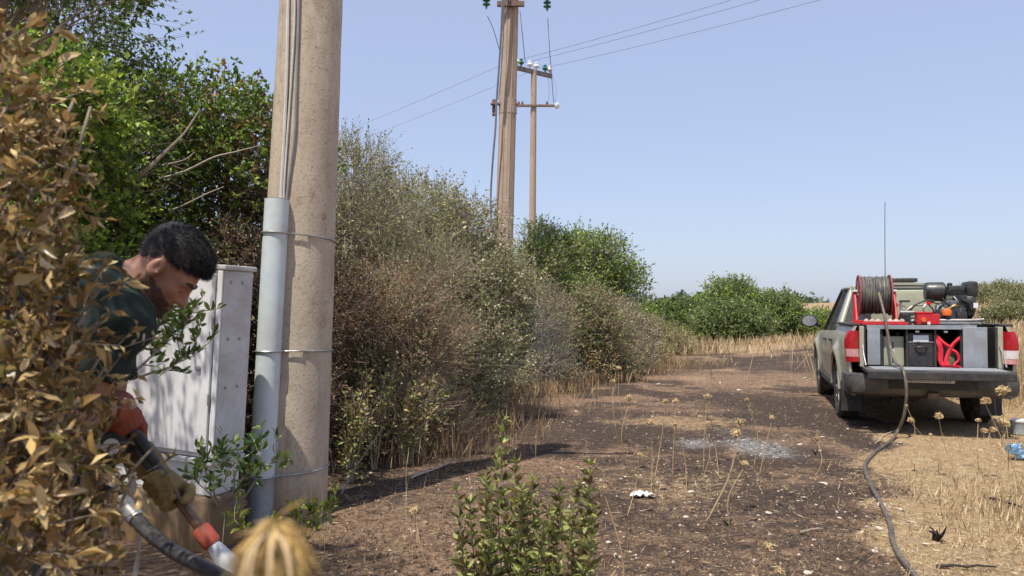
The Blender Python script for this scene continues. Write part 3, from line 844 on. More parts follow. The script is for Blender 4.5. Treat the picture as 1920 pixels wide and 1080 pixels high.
for s in (-1, 1):
    bs = side_panel('bed_side', s, .06, 1.70, 40, 14)
    MB().box((min(s * .73, s * .86), .07, 1.222), (max(s * .73, s * .86), 1.70, 1.25), .01).build('rail_cap', 'plastic', bs)
    d1 = side_panel('rear_door', s, 1.712, 2.62, 22, 12)
    MB().box((min(s * .885, s * .92), 1.90, .975), (max(s * .885, s * .92), 2.08, 1.01), .008).build('handle', 'plastic', d1)
    d2 = side_panel('front_door', s, 2.632, 3.74, 22, 12)
    MB().box((min(s * .885, s * .92), 2.75, .96), (max(s * .885, s * .92), 2.93, .995), .008).build('handle', 'plastic', d2)
    side_panel('front_fender', s, 3.752, 5.15, 36, 12)
    # arch lip of black plastic and sill bar
    for c, nm in ((AX_R, 'rear'), (AX_F, 'front')):
        pts = [(s * (.908), c + .485 * math.cos(a), WR + .485 * math.sin(a)) for a in np.linspace(.05, math.pi - .05, 22)]
        MB().tube(pts, .016, 6).build('arch_trim', 'paint', truck, True)
        inner = MB(); A_ = np.linspace(-.1, math.pi + .1, 16)
        Pg = np.array([[(s * u, c + .465 * math.cos(a), WR + .465 * math.sin(a)) for u in (.84, .55)] for a in A_])
        Qg = np.array([[(s * u, c + .480 * math.cos(a), WR + .480 * math.sin(a)) for u in (.84, .55)] for a in A_])
        inner.shell(Pg, Qg).build('wheel_well', 'plastic', truck)
    MB().box((min(s * .70, s * .88), 1.80, .33), (max(s * .70, s * .88), 3.80, .42), .02).build('side_step', 'plastic', truck)
    # wheels
    for c in (AX_R, AX_F):
        wl_ = bpy.data.objects.new('wheel', None); C.objects.link(wl_); wl_.parent = truck; wl_.location = (s * .765, c, WR); wl_.empty_display_size = .1
        prof = [(.225, -.115), (.30, -.128), (.355, -.125), (.375, -.105), (.383, -.07), (.385, 0), (.383, .07), (.375, .105), (.355, .125), (.30, .128), (.225, .115)]
        ty_ = MB().lathe(prof, (0, 0, 0), 'x', 40, False).build('tyre', 'rubber', wl_, True)
        tr = MB()
        for k in range(40):
            a = 2 * math.pi * k / 40
            for off, sk in ((-.085, .03), (-.03, -.03), (.03, .03), (.085, -.03)):
                ca_, sa_ = math.cos(a + sk), math.sin(a + sk); e = np.array([0, -sa_, ca_]); rr = np.array([0, ca_, sa_]); o_ = np.array([off, 0, 0])
                q = [o_ + rr * r_ + e * ee + np.array([x_, 0, 0]) for r_ in (.374, .390) for ee in (-.02, .02) for x_ in (-.021, .021)]
                tr.add(q, [(0, 1, 3, 2), (4, 6, 7, 5), (0, 4, 5, 1), (2, 3, 7, 6), (0, 2, 6, 4), (1, 5, 7, 3)])
        tr.build('tread', 'rubber', wl_)
        so = s * .10
        rim = MB(); rim.lathe([(.232, -.11), (.228, -.06), (.22, .06), (.232, .11)], (0, 0, 0), 'x', 28, False)
        rim.lathe([(.05, so - .02), (.065, so), (.05, so + .012 * s)], (0, 0, 0), 'x', 14)
        for k in range(6):
            a = 2 * math.pi * k / 6
            rim.tube([(so - .02 * s, .05 * math.cos(a), .05 * math.sin(a)), (so, .14 * math.cos(a), .14 * math.sin(a)), (so - .01 * s, .225 * math.cos(a), .225 * math.sin(a))], [.03, .024, .03], 6)
        rim.build('rim', 'alloy', wl_, True)
        MB().lathe([(.20, -.02), (.20, .02)], (-s * .06, 0, 0), 'x', 20).build('brake_drum', 'rust', wl_, True)
    MB().box((min(s * .66, s * .90), .70, .14), (max(s * .66, s * .90), .712, .52), .005).build('mud_flap', 'plastic', truck)
    # mirror
    mr = MB(); pts = [(s * .90, 3.50, 1.16), (s * 1.0, 3.46, 1.20)]
    arm_ = MB().tube(pts, .03, 8).build('mirror_arm', 'plastic', truck, True)
    g_ = np.array([[(s * (1.08 + .125 * math.cos(a) * sc), 3.42 + yy, 1.245 + .10 * math.sin(a) * sc) for a in np.linspace(0, 2 * math.pi, 20)] for sc, yy in ((.90, -.05), (1.0, -.03), (1.0, .04), (.7, .10), (.2, .12))])
    sh = MB()
    Vs = g_.reshape(-1, 3); sh.add(Vs, [(i * 20 + j, i * 20 + j + 1, (i + 1) * 20 + j + 1, (i + 1) * 20 + j) for i in range(4) for j in range(19)])
    mm = sh.build('mirror', 'plastic', truck, True)
    MB().lathe([(.092, 0), (.092, .006)], (0, 0, 0), 'y', 20, True).build('mirror_glass', speckled('mirror_glass', (.5, .55, .6), (.55, .6, .65), 4, .05, .9, 0), mm).matrix_local = Matrix.Translation((s * 1.08, 3.378, 1.245)) @ Matrix.Diagonal((1.18, 1, .92, 1))
    # rear lamps
    lamp = []
    zz = np.linspace(.80, 1.165, 10)
    plan = [(.755, .045), (.80, .028), (.845, .032), (.880, .055), (.893, .10), (.892, .17)]
    def lampgrid(z0, z1, off, nn=8):
        z_ = np.linspace(z0, z1, nn)
        return np.array([[(s * (u + off * .6 + .014 * math.sin((z - .8) / .365 * math.pi) - 1.6 * max(0, z - 1.04) ** 2 * (1 if u > .84 else .3) + .9 * max(0, z - 1.04) ** 2 * (u < .8)), v - off, z) for u, v in plan] for z in z_])
    up_l = MB().shell(lampgrid(.955, 1.165, .012), lampgrid(.955, 1.165, -.03)).build('tail_lamp', 'red_lamp', truck, True)
    MB().shell(lampgrid(.86, .952, .012, 4), lampgrid(.86, .952, -.03, 4)).build('reversing_lens', 'clear_lamp' if s < 0 else 'white_lamp', up_l, True)
    MB().shell(lampgrid(.80, .857, .012, 4), lampgrid(.80, .857, -.03, 4)).build('lower_lens', 'red_lamp' if s < 0 else 'clear_lamp', up_l, True)
    # corner post of the bed, inner wall
    MB().box((min(s * .70, s * .752), .06, .74), (max(s * .70, s * .752), .18, 1.22), .008).build('bed_post', 'paint', truck)
    MB().box((min(s * .68, s * .699), .10, .74), (max(s * .68, s * .699), 1.70, 1.21), .004).build('bed_wall', 'plastic', truck)
    # tailgate cable
    MB().tube(curve_pts([(s * .715, .07, 1.0), (s * .722, -.05, .90), (s * .715, -.18, .775)], 10), .008, 6).build('tailgate_cable', 'galv', truck, True)
MB().box((-.70, .06, .70), (.70, 1.70, .735), .004).build('bed_floor', 'plastic', truck)
MB().box((-.74, 1.66, .735), (.74, 1.70, 1.22), .006).build('bed_bulkhead', 'paint', truck)
# frame, axle, spare wheel, exhaust
MB().tube([(-.70, AX_R, WR), (-.15, AX_R, WR), (.15, AX_R, WR), (.70, AX_R, WR)], [.045, .05, .05, .045], 10).build('rear_axle', 'rust', truck, True)
MB().lathe([(.03, -.12), (.14, -.08), (.16, 0), (.14, .08), (.03, .12)], (.0, AX_R, WR), 'y', 16).build('differential', 'rust', truck, True)
for s in (-1, 1): MB().box((s * .50 - .04, .0, .50), (s * .50 + .04, 4.9, .62), .01).build('chassis_rail', 'plastic', truck)
MB().lathe([(.20, -.10), (.34, -.105), (.36, 0), (.34, .105), (.20, .10)], (0, .62, .58), 'z', 28).build('spare_wheel', 'rubber', truck, True)
MB().tube(curve_pts([(.45, 1.6, .45), (.52, .8, .47), (.55, .2, .42)], 10), .032, 10).build('exhaust', 'rust', truck, True)
# bumper
pl = [(-.915, .44), (-.918, .12), (-.895, .01), (-.83, -.055), (-.66, -.075), (-.40, -.082), (.40, -.082), (.66, -.075), (.83, -.055), (.895, .01), (.918, .12), (.915, .44)]
def bgrid(zs_, off): return np.array([[(u * (1 - o / 1.2), v + o + off, z) for u, v in pl] for z, o in zs_])
zs_ = [(.415, .05), (.45, .012), (.52, .0), (.60, .0), (.655, .012), (.672, .05)]
bp = MB().shell(bgrid(zs_, 0), bgrid([(z, o + .03) for z, o in zs_], 0)).build('rear_bumper', 'bumper', truck, True)
MB().box((-.46, -.098, .50), (.46, -.078, .66), .006).build('plate_recess', 'plastic', bp)
npl = MB().box((-.30, -.108, .580), (.22, -.100, .688), .003).build('number_plate', 'label', bp)
# small dark letters on the plate (unreadable in the photograph)
lt = MB()
for i, ux in enumerate(np.linspace(-.24, .16, 9)):
    h_ = .030
    lt.box((ux - .016, -.1105, .618 - h_), (ux - .009, -.109, .618 + h_)); lt.box((ux + .009, -.1105, .618 - h_), (ux + .016, -.109, .618 + h_))
    lt.box((ux - .009, -.1105, .618 + (h_ - .008 if i % 2 else -.004)), (ux + .009, -.109, .618 + (h_ if i % 2 else .004)))
lt.build('plate_lettering', 'plastic', bp)
MB().box((-.72, -.075, .662), (.72, .05, .682), .006).build('bumper_step', 'plastic', bp)
MB().box((-.06, -.12, .40), (.06, .1, .47), .01).build('tow_bracket', 'rust', bp)
# tailgate lowered flat
tg = MB().box((-.735, -.47, .700), (.735, .045, .745), .012).build('tailgate', 'bumper', truck)
for i in range(9):
    y_ = -.43 + i * .053
    MB().box((-.66, y_, .7445), (.66, y_ + .026, .752), .002).build('rib', 'grey_panel', tg)
MB().box((-.735, -.482, .640), (.735, -.452, .728), .010).build('gate_edge', 'plastic', tg)
MB().box((-.14, -.44, .690), (.14, -.32, .699), .002).build('gate_handle', 'plastic', tg)
# cab
belt = [(-.815, 1.74), (-.83, 2.6), (-.82, 3.9), (.82, 3.9), (.83, 2.6), (.815, 1.74)]
def lerp3(a, b, t): return tuple(np.array(a) * (1 - t) + np.array(b) * t)
zr = 1.725
RB = {'rl': (-.60, 1.98, zr), 'rr': (.60, 1.98, zr), 'fl': (-.60, 3.10, zr + .01), 'fr': (.60, 3.10, zr + .01), 'ml': (-.615, 2.55, zr + .01), 'mr': (.615, 2.55, zr + .01)}
BB = {'rl': (-.80, 1.74, 1.125), 'rr': (.80, 1.74, 1.125), 'fl': (-.81, 3.90, 1.075), 'fr': (.81, 3.90, 1.075), 'ml': (-.825, 2.62, 1.115), 'mr': (.825, 2.62, 1.115)}
rg = []
for v in np.linspace(1.93, 3.14, 10):
    row = []
    e = 1 - (abs(v - 2.52) / .72) ** 4 * .35
    for t in np.linspace(-1, 1, 13):
        row.append((.625 * t, v, zr + .065 * (1 - abs(t) ** 3.2) * e + .01))
    rg.append(row)
rg = np.array(rg); MB().shell(rg, rg - np.array([0, 0, .03])).build('roof', 'paint', truck, True)
for k in RB: MB().tube([BB[k], lerp3(BB[k], RB[k], .5), RB[k]], [.038, .034, .032], 8).build('pillar', 'paint' if k[0] == 'r' else 'plastic', truck, True)
for s, a_, b_ in ((-1, 'r', 'm'), (-1, 'm', 'f'), (1, 'r', 'm'), (1, 'm', 'f')):
    sd = 'l' if s < 0 else 'r'
    q = [BB[a_ + sd], BB[b_ + sd], RB[b_ + sd], RB[a_ + sd]]
    qi = [np.array(p) - np.array([s * .012, 0, 0]) for p in q]
    MB().add([*q, *qi], [(0, 1, 2, 3), (7, 6, 5, 4), (0, 4, 5, 1), (1, 5, 6, 2), (2, 6, 7, 3), (3, 7, 4, 0)]).build('side_window', 'glass', truck)
    MB().tube([RB[a_ + sd], RB[b_ + sd]], .034, 8).build('roof_rail', 'paint', truck, True)
for nm, (a_, b_, c_, d_2) in (('rear_window', (BB['rl'], BB['rr'], RB['rr'], RB['rl'])), ('windscreen', (BB['fl'], BB['fr'], RB['fr'], RB['fl']))):
    sh_ = np.array([0, .012 if nm == 'rear_window' else -.012, 0])
    MB().add([a_, b_, c_, d_2] + [np.array(p) + sh_ for p in (a_, b_, c_, d_2)], [(0, 1, 2, 3), (7, 6, 5, 4), (0, 4, 5, 1), (1, 5, 6, 2), (2, 6, 7, 3), (3, 7, 4, 0)]).build(nm, 'glass', truck)
MB().box((-.80, 1.715, .60), (.80, 1.75, 1.12), .01).build('cab_back', 'paint', truck)
MB().tube([RB['rl'], RB['rr']], .04, 8).build('roof_header', 'paint', truck, True)
# bonnet, grille, seats
hg = np.array([[(.74 * t * (1 - .12 * max(0, (v - 4.6) / .6)), v, 1.085 + .045 * (1 - abs(t) ** 2.5) - .11 * max(0, (v - 3.9) / 1.25) ** 1.6) for t in np.linspace(-1, 1, 11)] for v in np.linspace(3.86, 5.15, 10)])
MB().shell(hg, hg - np.array([0, 0, .03])).build('bonnet', 'paint', truck, True)
MB().box((-.66, 5.08, .52), (.66, 5.20, .97), .04).build('grille', 'plastic', truck)
MB().box((-.80, 5.0, .36), (.80, 5.26, .58), .06).build('front_bumper', 'paint', truck)
MB().box((-.74, 1.76, .45), (.74, 3.86, .50), .01).build('cab_floor', 'plastic', truck)
for v_, us in ((3.0, (-.36, .36)), (2.15, (-.36, .36))):
    for u_ in us:
        MB().box((u_ - .25, v_ - .22, .60), (u_ + .25, v_ + .26, .78), .05).build('seat', 'plastic', truck, True)
        MB().box((u_ - .24, v_ - .32, .76), (u_ + .24, v_ - .20, 1.30), .05).build('seat_back', 'plastic', truck, True)
        MB().box((u_ - .13, v_ - .31, 1.32), (u_ + .13, v_ - .22, 1.48), .03).build('headrest', 'plastic', truck, True)
# roof light bar and whip aerial
lb_ = MB().box((-.33, 2.48, 1.815), (.33, 2.72, 1.875), .02).build('light_bar', 'plastic', truck)
for u_ in (-.26, .26): MB().box((u_ - .02, 2.54, 1.765), (u_ + .02, 2.66, 1.815), .004).build('bracket', 'plastic', lb_)
ae = MB().tube([(-.17, 2.02, 1.76), (-.168, 2.02, 2.3), (-.160, 2.02, 2.93)], [.007, .006, .005], 6).build('aerial', 'wire', truck, True)
MB().lathe([(.025, 0), (.022, .03), (.010, .07)], (-.17, 2.02, 1.755), 'z', 10).build('aerial_base', 'plastic', ae, True)

# ---- firefighting gear standing in the bed: each a thing of its own
TM = Matrix.Translation((TX, TY, 0)) @ Matrix.Rotation(-TYAW, 4, 'Z')
def in_bed(name, u, v, z, label, cat, group='firefighting gear in the pickup bed'):
    p = TM @ Vector((u, v, z)); o = empty(name, p, -TYAW); return tag(o, label, cat, group)
# rack: storage frame with black top shelf
rk = in_bed('storage_rack', 0, 0, .737, 'black topped storage rack with grey end panels in the pickup bed', 'rack')
MB().box((-.665, .12, .455), (.50, .95, .490), .006).build('shelf_top', 'plastic', rk)
MB().box((-.66, .10, .025), (-.52, .125, .45), .004).build('end_panel', 'alu', rk)
MB().box((.352, .085, .01), (.60, .11, .475), .004).build('end_panel', 'grey_panel', rk)
MB().box((.47, .082, .012), (.594, .084, .44), .0).build('panel_sheen', 'alu', rk)
for u_ in (-.50, -.225, .075, .345): MB().box((u_ - .012, .14, .0), (u_ + .012, .90, .455), .003).build('upright', 'plastic', rk)
MB().box((-.66, .90, .0), (.60, .93, .455), .003).build('back_board', 'plastic', rk)
MB().box((-.665, .110, .448), (.50, .119, .496), .003).build('front_lip', 'alu', rk)
for u_ in (-.12, .18): MB().box((u_ - .02, .108, .41), (u_ + .02, .114, .43), .002).build('catch', 'galv', rk)
bx = in_bed('beige_canister', -.36, .30, .740, 'pale beige canister standing in the left bay of the storage rack', 'canister')
MB().box((-.115, -.10, .0), (.115, .20, .36), .02).build('shell', 'beige', bx)
MB().lathe([(.03, .36), (.03, .40), (.02, .405)], (.06, .0, 0), 'z', 10).build('cap', 'plastic', bx, True)
bk = in_bed('tool_case', -.08, .20, .740, 'black tool case with white label in the middle bay of the rack', 'case')
MB().box((-.135, -.03, .0), (.145, .4, .40), .015).build('shell', 'plastic', bk)
MB().box((-.135, -.036, .29), (.145, -.031, .30), .001).build('lid_seam', 'grey_panel', bk)
MB().box((-.075, -.036, .30), (.09, -.0305, .375), .001).build('label_sticker', 'label', bk)
MB().tube(curve_pts([(-.06, -.03, .22), (-.03, -.06, .235), (.04, -.06, .235), (.07, -.03, .22)], 12), .009, 6).build('handle', 'plastic', bk, True)
rb = in_bed('red_harness', .21, .16, .745, 'bright red webbing harness hanging out of the right bay of the rack', 'harness')
def ribbon(path, w, parent, mat='red_cloth', nm='strap'):
    P = curve_pts(path, 20); side = np.array([1, .0, .15])
    T_ = unit(np.gradient(P, axis=0)); s_ = unit(np.cross(T_, np.array([0, 1., .2]))) * w
    A_ = np.stack([P - s_, P, P + s_], 1); nrm = np.array([0, -.008, .003])
    A_[:, 1] += np.array([0, -.01, 0])
    return MB().shell(A_, A_ - nrm).build(nm, mat, parent, True)
ribbon([(-.12, .02, .37), (-.10, -.03, .28), (-.08, -.03, .18), (-.085, -.04, .08), (-.06, -.07, .02), (.03, -.20, .012), (.06, -.24, .010)], .024, rb)
ribbon([(.15, .02, .37), (.11, -.02, .33), (.05, -.03, .27), (.01, -.035, .20), (-.03, -.05, .08), (-.02, -.08, .015)], .022, rb)
ribbon([(-.12, .0, .37), (-.07, -.03, .30), (.0, -.04, .24)], .02, rb)
ribbon([(.02, -.02, .21), (.08, -.05, .17), (.10, -.05, .09), (.05, -.07, .03), (.10, -.15, .012)], .016, rb)
MB().box((-.115, -.02, .06), (-.045, .06, .30), .03).build('pack', 'red_cloth', rb, True)
bgp = in_bed('camouflage_pouch', .24, .32, .742, 'small mottled green pouch behind the red webbing harness', 'pouch')
pm = speckled('mottled_cloth', (.10, .12, .06), (.30, .27, .18), 30, .85, 0, .3)
MB().lathe([(.03, 0), (.09, .01), (.105, .10), (.095, .20), (.05, .26), (.02, .27)], (0, 0, 0), 'z', 16, True, .8).build('bag', pm, bgp, True)
MB().lathe([(.052, .225), (.060, .235), (.052, .245)], (0, 0, 0), 'z', 14, False, .8).build('drawstring', 'plastic', bgp, True)
# hose reel
rl = in_bed('hose_reel', -.52, .55, 1.235, 'red hose reel wound with black hose in the pickup bed', 'hose reel')
RZ, RR = .36, .245
for s in (-1, 1):
    fx = s * .175
    rm = MB(); a_ = np.linspace(0, 2 * math.pi, 41)
    rm.tube([(fx, RR * math.cos(t), RZ + RR * math.sin(t)) for t in a_], .011, 6, False)
    for k in range(8):
        t = k * math.pi / 4 + .2
        rm.tube([(fx, .06 * math.cos(t), RZ + .06 * math.sin(t)), (fx, RR * math.cos(t), RZ + RR * math.sin(t))], .008, 5)
    fl = rm.build('flange', speckled('reel_rim', (.20, .05, .06), (.34, .10, .11), 10, .5, .1, .05), rl, True)
    MB().lathe([(.06, fx - .006), (.238, fx - .003), (.238, fx + .003), (.06, fx + .006)], (0, 0, RZ), 'x', 32).build('disc', speckled('reel_disc', (.16, .05, .05), (.26, .10, .10), 10, .5, .1, .05), fl, True)
    px_ = s * .222
    MB().box((px_ - .02, -.03, .03), (px_ + .02, .03, .40), .006).build('post', 'red_paint', rl)
    MB().box((px_ - .032, -.045, .40), (px_ + .032, .045, .425), .005).build('post_cap', 'white_plastic', rl)
    MB().tube([(px_, -.03, .36), (px_, -.20, .05)], .016, 6).build('brace', 'red_paint', rl)
    MB().box((px_ - .03, -.26, .0), (px_ + .03, .26, .03), .005).build('foot', 'red_paint', rl)
MB().box((-.25, -.27, .0), (.25, -.23, .05), .006).build('cross_rail', 'red_paint', rl)
MB().lathe([(.022, -.25), (.022, .25)], (0, 0, RZ), 'x', 12).build('axle', 'galv', rl, True)
hw = MB(); turn = 0
for layer, r_ in enumerate((.13, .155, .18, .205, .222)):
    P = []; N_ = 11
    for k in range(N_ * 24 + 1):
        t = 2 * math.pi * k / 24
        x_ = (-.158 + .316 * k / (N_ * 24)) * (1 if layer % 2 else -1)
        P.append((x_ + .004 * math.sin(t * .7 + layer), (r_ + .006 * math.sin(t * .37 + layer)) * math.cos(t), RZ + (r_ + .006 * math.sin(t * .37 + layer)) * math.sin(t)))
    hw.tube(P, .0135, 5)
hw.build('wound_hose', 'hose', rl, True)
# motor pump
en = in_bed('pump_engine', .33, .66, 1.235, 'black motor pump with exhaust box standing right in the pickup bed', 'engine')
MB().box((-.30, -.22, .0), (.30, .24, .035), .008).build('base_plate', 'galv', en)
MB().box((-.06, -.14, .05), (.17, .18, .30), .03).build('crankcase', 'engine_grey', en, True)
fins = MB()
for k in range(8): fins.box((-.05, -.13, .30 + k * .016), (.14, .10, .308 + k * .016), .002)
fins.build('cylinder_fins', 'engine', en)
MB().lathe([(.03, -.26), (.105, -.25), (.118, -.22), (.118, -.05), (.10, -.03), (.03, -.02)], (-.005, .02, .40), 'x', 22).build('air_filter', 'engine', en, True)
MB().box((-.02, -.10, .36), (.20, .20, .47), .03).build('fuel_tank', 'engine', en, True)
MB().box((.02, -.17, .27), (.15, -.10, .36), .012).build('starter_box', 'engine', en, True)
MB().box((-.02, -.20, .20), (.05, -.13, .29), .01).build('carburettor', 'engine_grey', en, True)
MB().tube([(.10, -.20, .30), (.17, -.21, .27), (.20, -.20, .18)], .02, 8).build('intake_elbow', 'engine', en, True)
MB().box((.05, -.19, .06), (.16, -.14, .16), .012).build('oil_cover', 'engine', en, True)
MB().lathe([(.03, .46), (.032, .49), (.025, .505), (.006, .51)], (.02, .02, 0), 'z', 14).build('filler_cap', 'engine', en, True)
MB().lathe([(.02, .15), (.17, .155), (.185, .175), (.185, .235), (.16, .26), (.05, .27)], (0, .0, .25), 'x', 28).build('flywheel_housing', 'engine', en, True)
MB().box((.16, -.17, .33), (.29, .12, .52), .035).build('exhaust_box', 'engine', en, True)
MB().box((.225, -.192, .20), (.275, -.186, .26), .002).build('rating_plate', 'label', en)
MB().lathe([(.02, -.06), (.085, -.05), (.095, 0), (.085, .05), (.02, .06)], (-.10, -.06, .16), 'x', 20).build('pump_housing', 'engine_grey', en, True)
oc = MB().lathe([(.02, 0), (.052, .01), (.056, .06), (.04, .09), (.02, .095)], (-.06, -.19, .10), 'z', 16).build('orange_cap', 'orange', en, True)
MB().tube(curve_pts([(-.04, -.19, .19), (.02, -.20, .23), (.07, -.16, .22), (.10, -.10, .2)], 12), .014, 8).build('brass_pipe', speckled('brass', (.4, .3, .15), (.5, .38, .2), 12, .4, .7, 0), en, True)
MB().tube([(-.16, -.2, .05), (.2, -.2, .05), (.33, -.19, .06)], .022, 10).build('delivery_pipe', 'galv', en, True)
for k, (a_, b_, c_) in enumerate((((-.25, -.1, .04), (-.30, -.12, .2), (-.18, -.05, .30)), ((-.2, -.16, .04), (-.17, -.18, .18), (-.08, -.12, .24)), ((-.28, -.05, .24), (-.42, -.08, .22), (-.52, -.1, .12)), ((-.1, -.15, .32), (-.05, -.17, .25), (.0, -.15, .2)), ((.02, -.16, .34), (.06, -.18, .28), (.08, -.15, .22)))):
    MB().tube(curve_pts([a_, b_, c_], 12), .011, 6).build('pipe', 'engine' if k % 2 else 'galv', en, True)
for k in range(9):
    x0 = -.56 + .05 * k + rng.normal(0, .015); y0 = -.18 + rng.random() * .3; h0 = .05 + .22 * rng.random()
    MB().tube(curve_pts([(x0, y0, .0), (x0 + rng.normal(0, .03), y0 - .02, h0 * .6), (x0 + rng.normal(0, .06), y0 + .02, h0), (x0 + .12 + rng.normal(0, .05), y0 + .05, h0 * .9)], 12), .007 + .006 * rng.random(), 6).build('pipe', ('galv', 'engine', 'plastic', 'rust')[k % 4], en, True)
    if k % 3 == 0: MB().lathe([(.012, 0), (.03, .006), (.03, .018), (.012, .024)], (x0, y0 - .02, h0), 'y', 12).build('valve_wheel', 'engine_grey' if k % 2 else 'red_paint', en, True)
rp = in_bed('red_pump_box', .04, .38, 1.235, 'small bright red metal box on the rack between reel and engine', 'box')
MB().box((-.125, -.06, .0), (.125, .10, .13), .012).build('shell', 'red_paint', rp)
MB().box((-.13, -.065, .13), (.05, .105, .155), .008).build('lid', 'red_paint', rp)
MB().lathe([(.028, -.075), (.03, -.062), (.028, -.06)], (-.05, 0, .06), 'y', 14).build('emblem', 'orange', rp, True)
MB().box((-.012, -.07, .0), (.02, -.062, .035), .002).build('latch', 'white_plastic', rp)
vb = in_bed('valve_block', -.20, .42, 1.235, 'grey valve block with pipes standing beside the red hose reel', 'valve')
MB().box((-.05, -.05, .0), (.06, .08, .13), .008).build('block', 'engine', vb)
MB().tube([(-.05, -.02, .15), (.10, -.02, .15)], .018, 8).build('pipe', 'galv', vb, True)
MB().tube([(-.04, .0, .13), (-.04, .0, .27)], .014, 8).build('pipe', 'galv', vb, True)
MB().box((-.055, -.02, .27), (.06, .02, .295), .006).build('lever', 'plastic', vb)
MB().tube(curve_pts([(.05, 0, .15), (.12, .0, .24), (.24, .02, .29), (.33, .05, .28)], 14), .013, 6).build('pipe', 'plastic', vb, True)
tk_ = in_bed('water_tank', .05, 1.32, .740, 'pale khaki water tank standing against the cab in the pickup bed', 'tank')
MB().box((-.62, -.26, .0), (.62, .28, .93), .05).build('shell', 'beige', tk_, True)
MB().lathe([(.09, .93), (.09, .97), (.07, .985)], (.3, 0, 0), 'z', 18).build('lid', 'plastic', tk_, True)
jc = in_bed('white_jerrycan', -.62, .98, 1.10, 'white plastic container standing behind the red hose reel', 'container')
MB().box((-.07, -.10, -.36), (.09, .12, .60), .03).build('shell', 'white_plastic', jc, True)
MB().lathe([(.03, .60), (.03, .63), (.02, .64)], (.02, 0, 0), 'z', 12).build('cap', 'plastic', jc, True)
cn = in_bed('red_fuel_can', -.56, .12, 1.235, 'low red tray edge carrying rags below the hose reel', 'tray')
MB().box((-.15, .0, .0), (.35, .10, .03), .006).build('pan', 'red_paint', cn)
for k in range(7):
    MB().lathe([(.01, 0), (.03 + .008 * (k % 3), .012), (.022, .035), (.006, .045)], (-.10 + k * .065, .05, .028), 'z', 9, True, .7 + .1 * (k % 3)).build('rag', speckled('rag_cloth', (.34, .22, .2), (.5, .38, .33), 20, .9, 0, .3) if k == 0 else bpy.data.materials['rag_cloth'], cn, True)
cn.name = 'rag_tray'

# supply hose from the reel over the tailgate, down to the ground and across it
def tl_(u, v, z): return np.array(TM @ Vector((u, v, z)))
hp = [tl_(-.50, .30, 1.62), tl_(-.47, .14, 1.38), tl_(-.455, .05, 1.20), tl_(-.43, -.02, .98), tl_(-.40, -.22, .80), tl_(-.385, -.43, .782), tl_(-.375, -.56, .70), tl_(-.37, -.63, .50), tl_(-.40, -.62, .25), tl_(-.46, -.56, .07)]
hp += [np.array([g[0], g[1], float(H(g[0], g[1])) + .017]) for g in HG[1:]]
P = curve_pts(hp, 160)
for i in range(len(P)):
    if P[i, 1] < 8.7: P[i, 2] = max(P[i, 2], float(H(P[i, 0], P[i, 1])) + .012)
o = MB().tube(P - hp[0], .017, 8).build('supply_hose', 'dusty_hose', None, True, hp[0])
tag(o, 'dusty black hose hanging off the tailgate and snaking over the straw', 'hose')
o2 = empty('spray_gun', tl_(-.405, -.02, .98)); tag(o2, 'slim white-handled spray wand leaning on the hose by the rack', 'spray gun')
MB().tube([(0, 0, -.13), (.003, .0, -.02)], .016, 8).build('grip', 'white_plastic', o2, True)
MB().tube([(.003, 0, -.02), (.0, .0, .06)], .012, 8).build('head', 'plastic', o2, True)
MB().tube([(.0, 0, -.19), (0, 0, -.13)], .010, 8).build('coupling', 'galv', o2, True)

# ------------------------------------------------------------------ person (one continuous body from a blended distance field)
def surface_nets(f, org, h):
    """iso-surface 0 of the field f sampled on a grid"""
    nx, ny, nz = f.shape
    ins = f < 0
    acc = np.zeros((nx - 1, ny - 1, nz - 1, 3), np.float32); cnt = np.zeros((nx - 1, ny - 1, nz - 1), np.float32)
    def sl(a, o): return a[o[0]:o[0] + nx - 1, o[1]:o[1] + ny - 1, o[2]:o[2] + nz - 1]
    cs = [(i, j, k) for i in (0, 1) for j in (0, 1) for k in (0, 1)]
    for a in cs:
        for ax in range(3):
            if a[ax]: continue
            b = list(a); b[ax] = 1
            fa = sl(f, a); fb = sl(f, b); mk = (fa < 0) != (fb < 0)
            idx = np.nonzero(mk)
            t = fa[idx] / (fa[idx] - fb[idx])
            for c in range(3): acc[idx[0], idx[1], idx[2], c] += a[c] + (t if c == ax else 0)
            cnt[idx] += 1
    act = cnt > 0
    ids = np.full(act.shape, -1, np.int64); ci = np.argwhere(act); ids[act] = np.arange(len(ci))
    V = org + (ci + acc[act] / cnt[act][:, None]) * h
    Q = []
    for ax in range(3):
        o1, o2 = [(1, 2), (2, 0), (0, 1)][ax]
        s0 = [slice(1, -1)] * 3; s0[ax] = slice(0, f.shape[ax] - 1)
        s1 = list(s0); s1[ax] = slice(1, f.shape[ax])
        a = ins[tuple(s0)]; b = ins[tuple(s1)]
        e = np.argwhere(a != b)
        if not len(e): continue
        flip = a[tuple(e.T)]
        base = e.copy(); base[:, o1] += 1; base[:, o2] += 1
        def cell(d1, d2):
            c = base.copy(); c[:, o1] -= d1; c[:, o2] -= d2
            return ids[tuple(c.T)]
        q = np.stack([cell(1, 1), cell(0, 1), cell(0, 0), cell(1, 0)], 1)
        q[~flip] = q[~flip][:, ::-1]
        Q.append(q)
    Q = np.concatenate(Q); Q = Q[(Q >= 0).all(1)]
    return V, Q
class SDF:
    def __init__(s, lo, hi, h):
        s.h = h; s.org = np.array(lo, float)
        n = np.ceil((np.array(hi) - s.org) / h).astype(int) + 1
        g = np.meshgrid(*[s.org[i] + h * np.arange(n[i]) for i in range(3)], indexing='ij')
        s.P = np.stack(g, -1).astype(np.float32); s.f = np.full(n, 1e3, np.float32)
    def mesh(s, name, f=None):
        V, Q = surface_nets(s.f if f is None else f, s.org, s.h)
        return V, Q
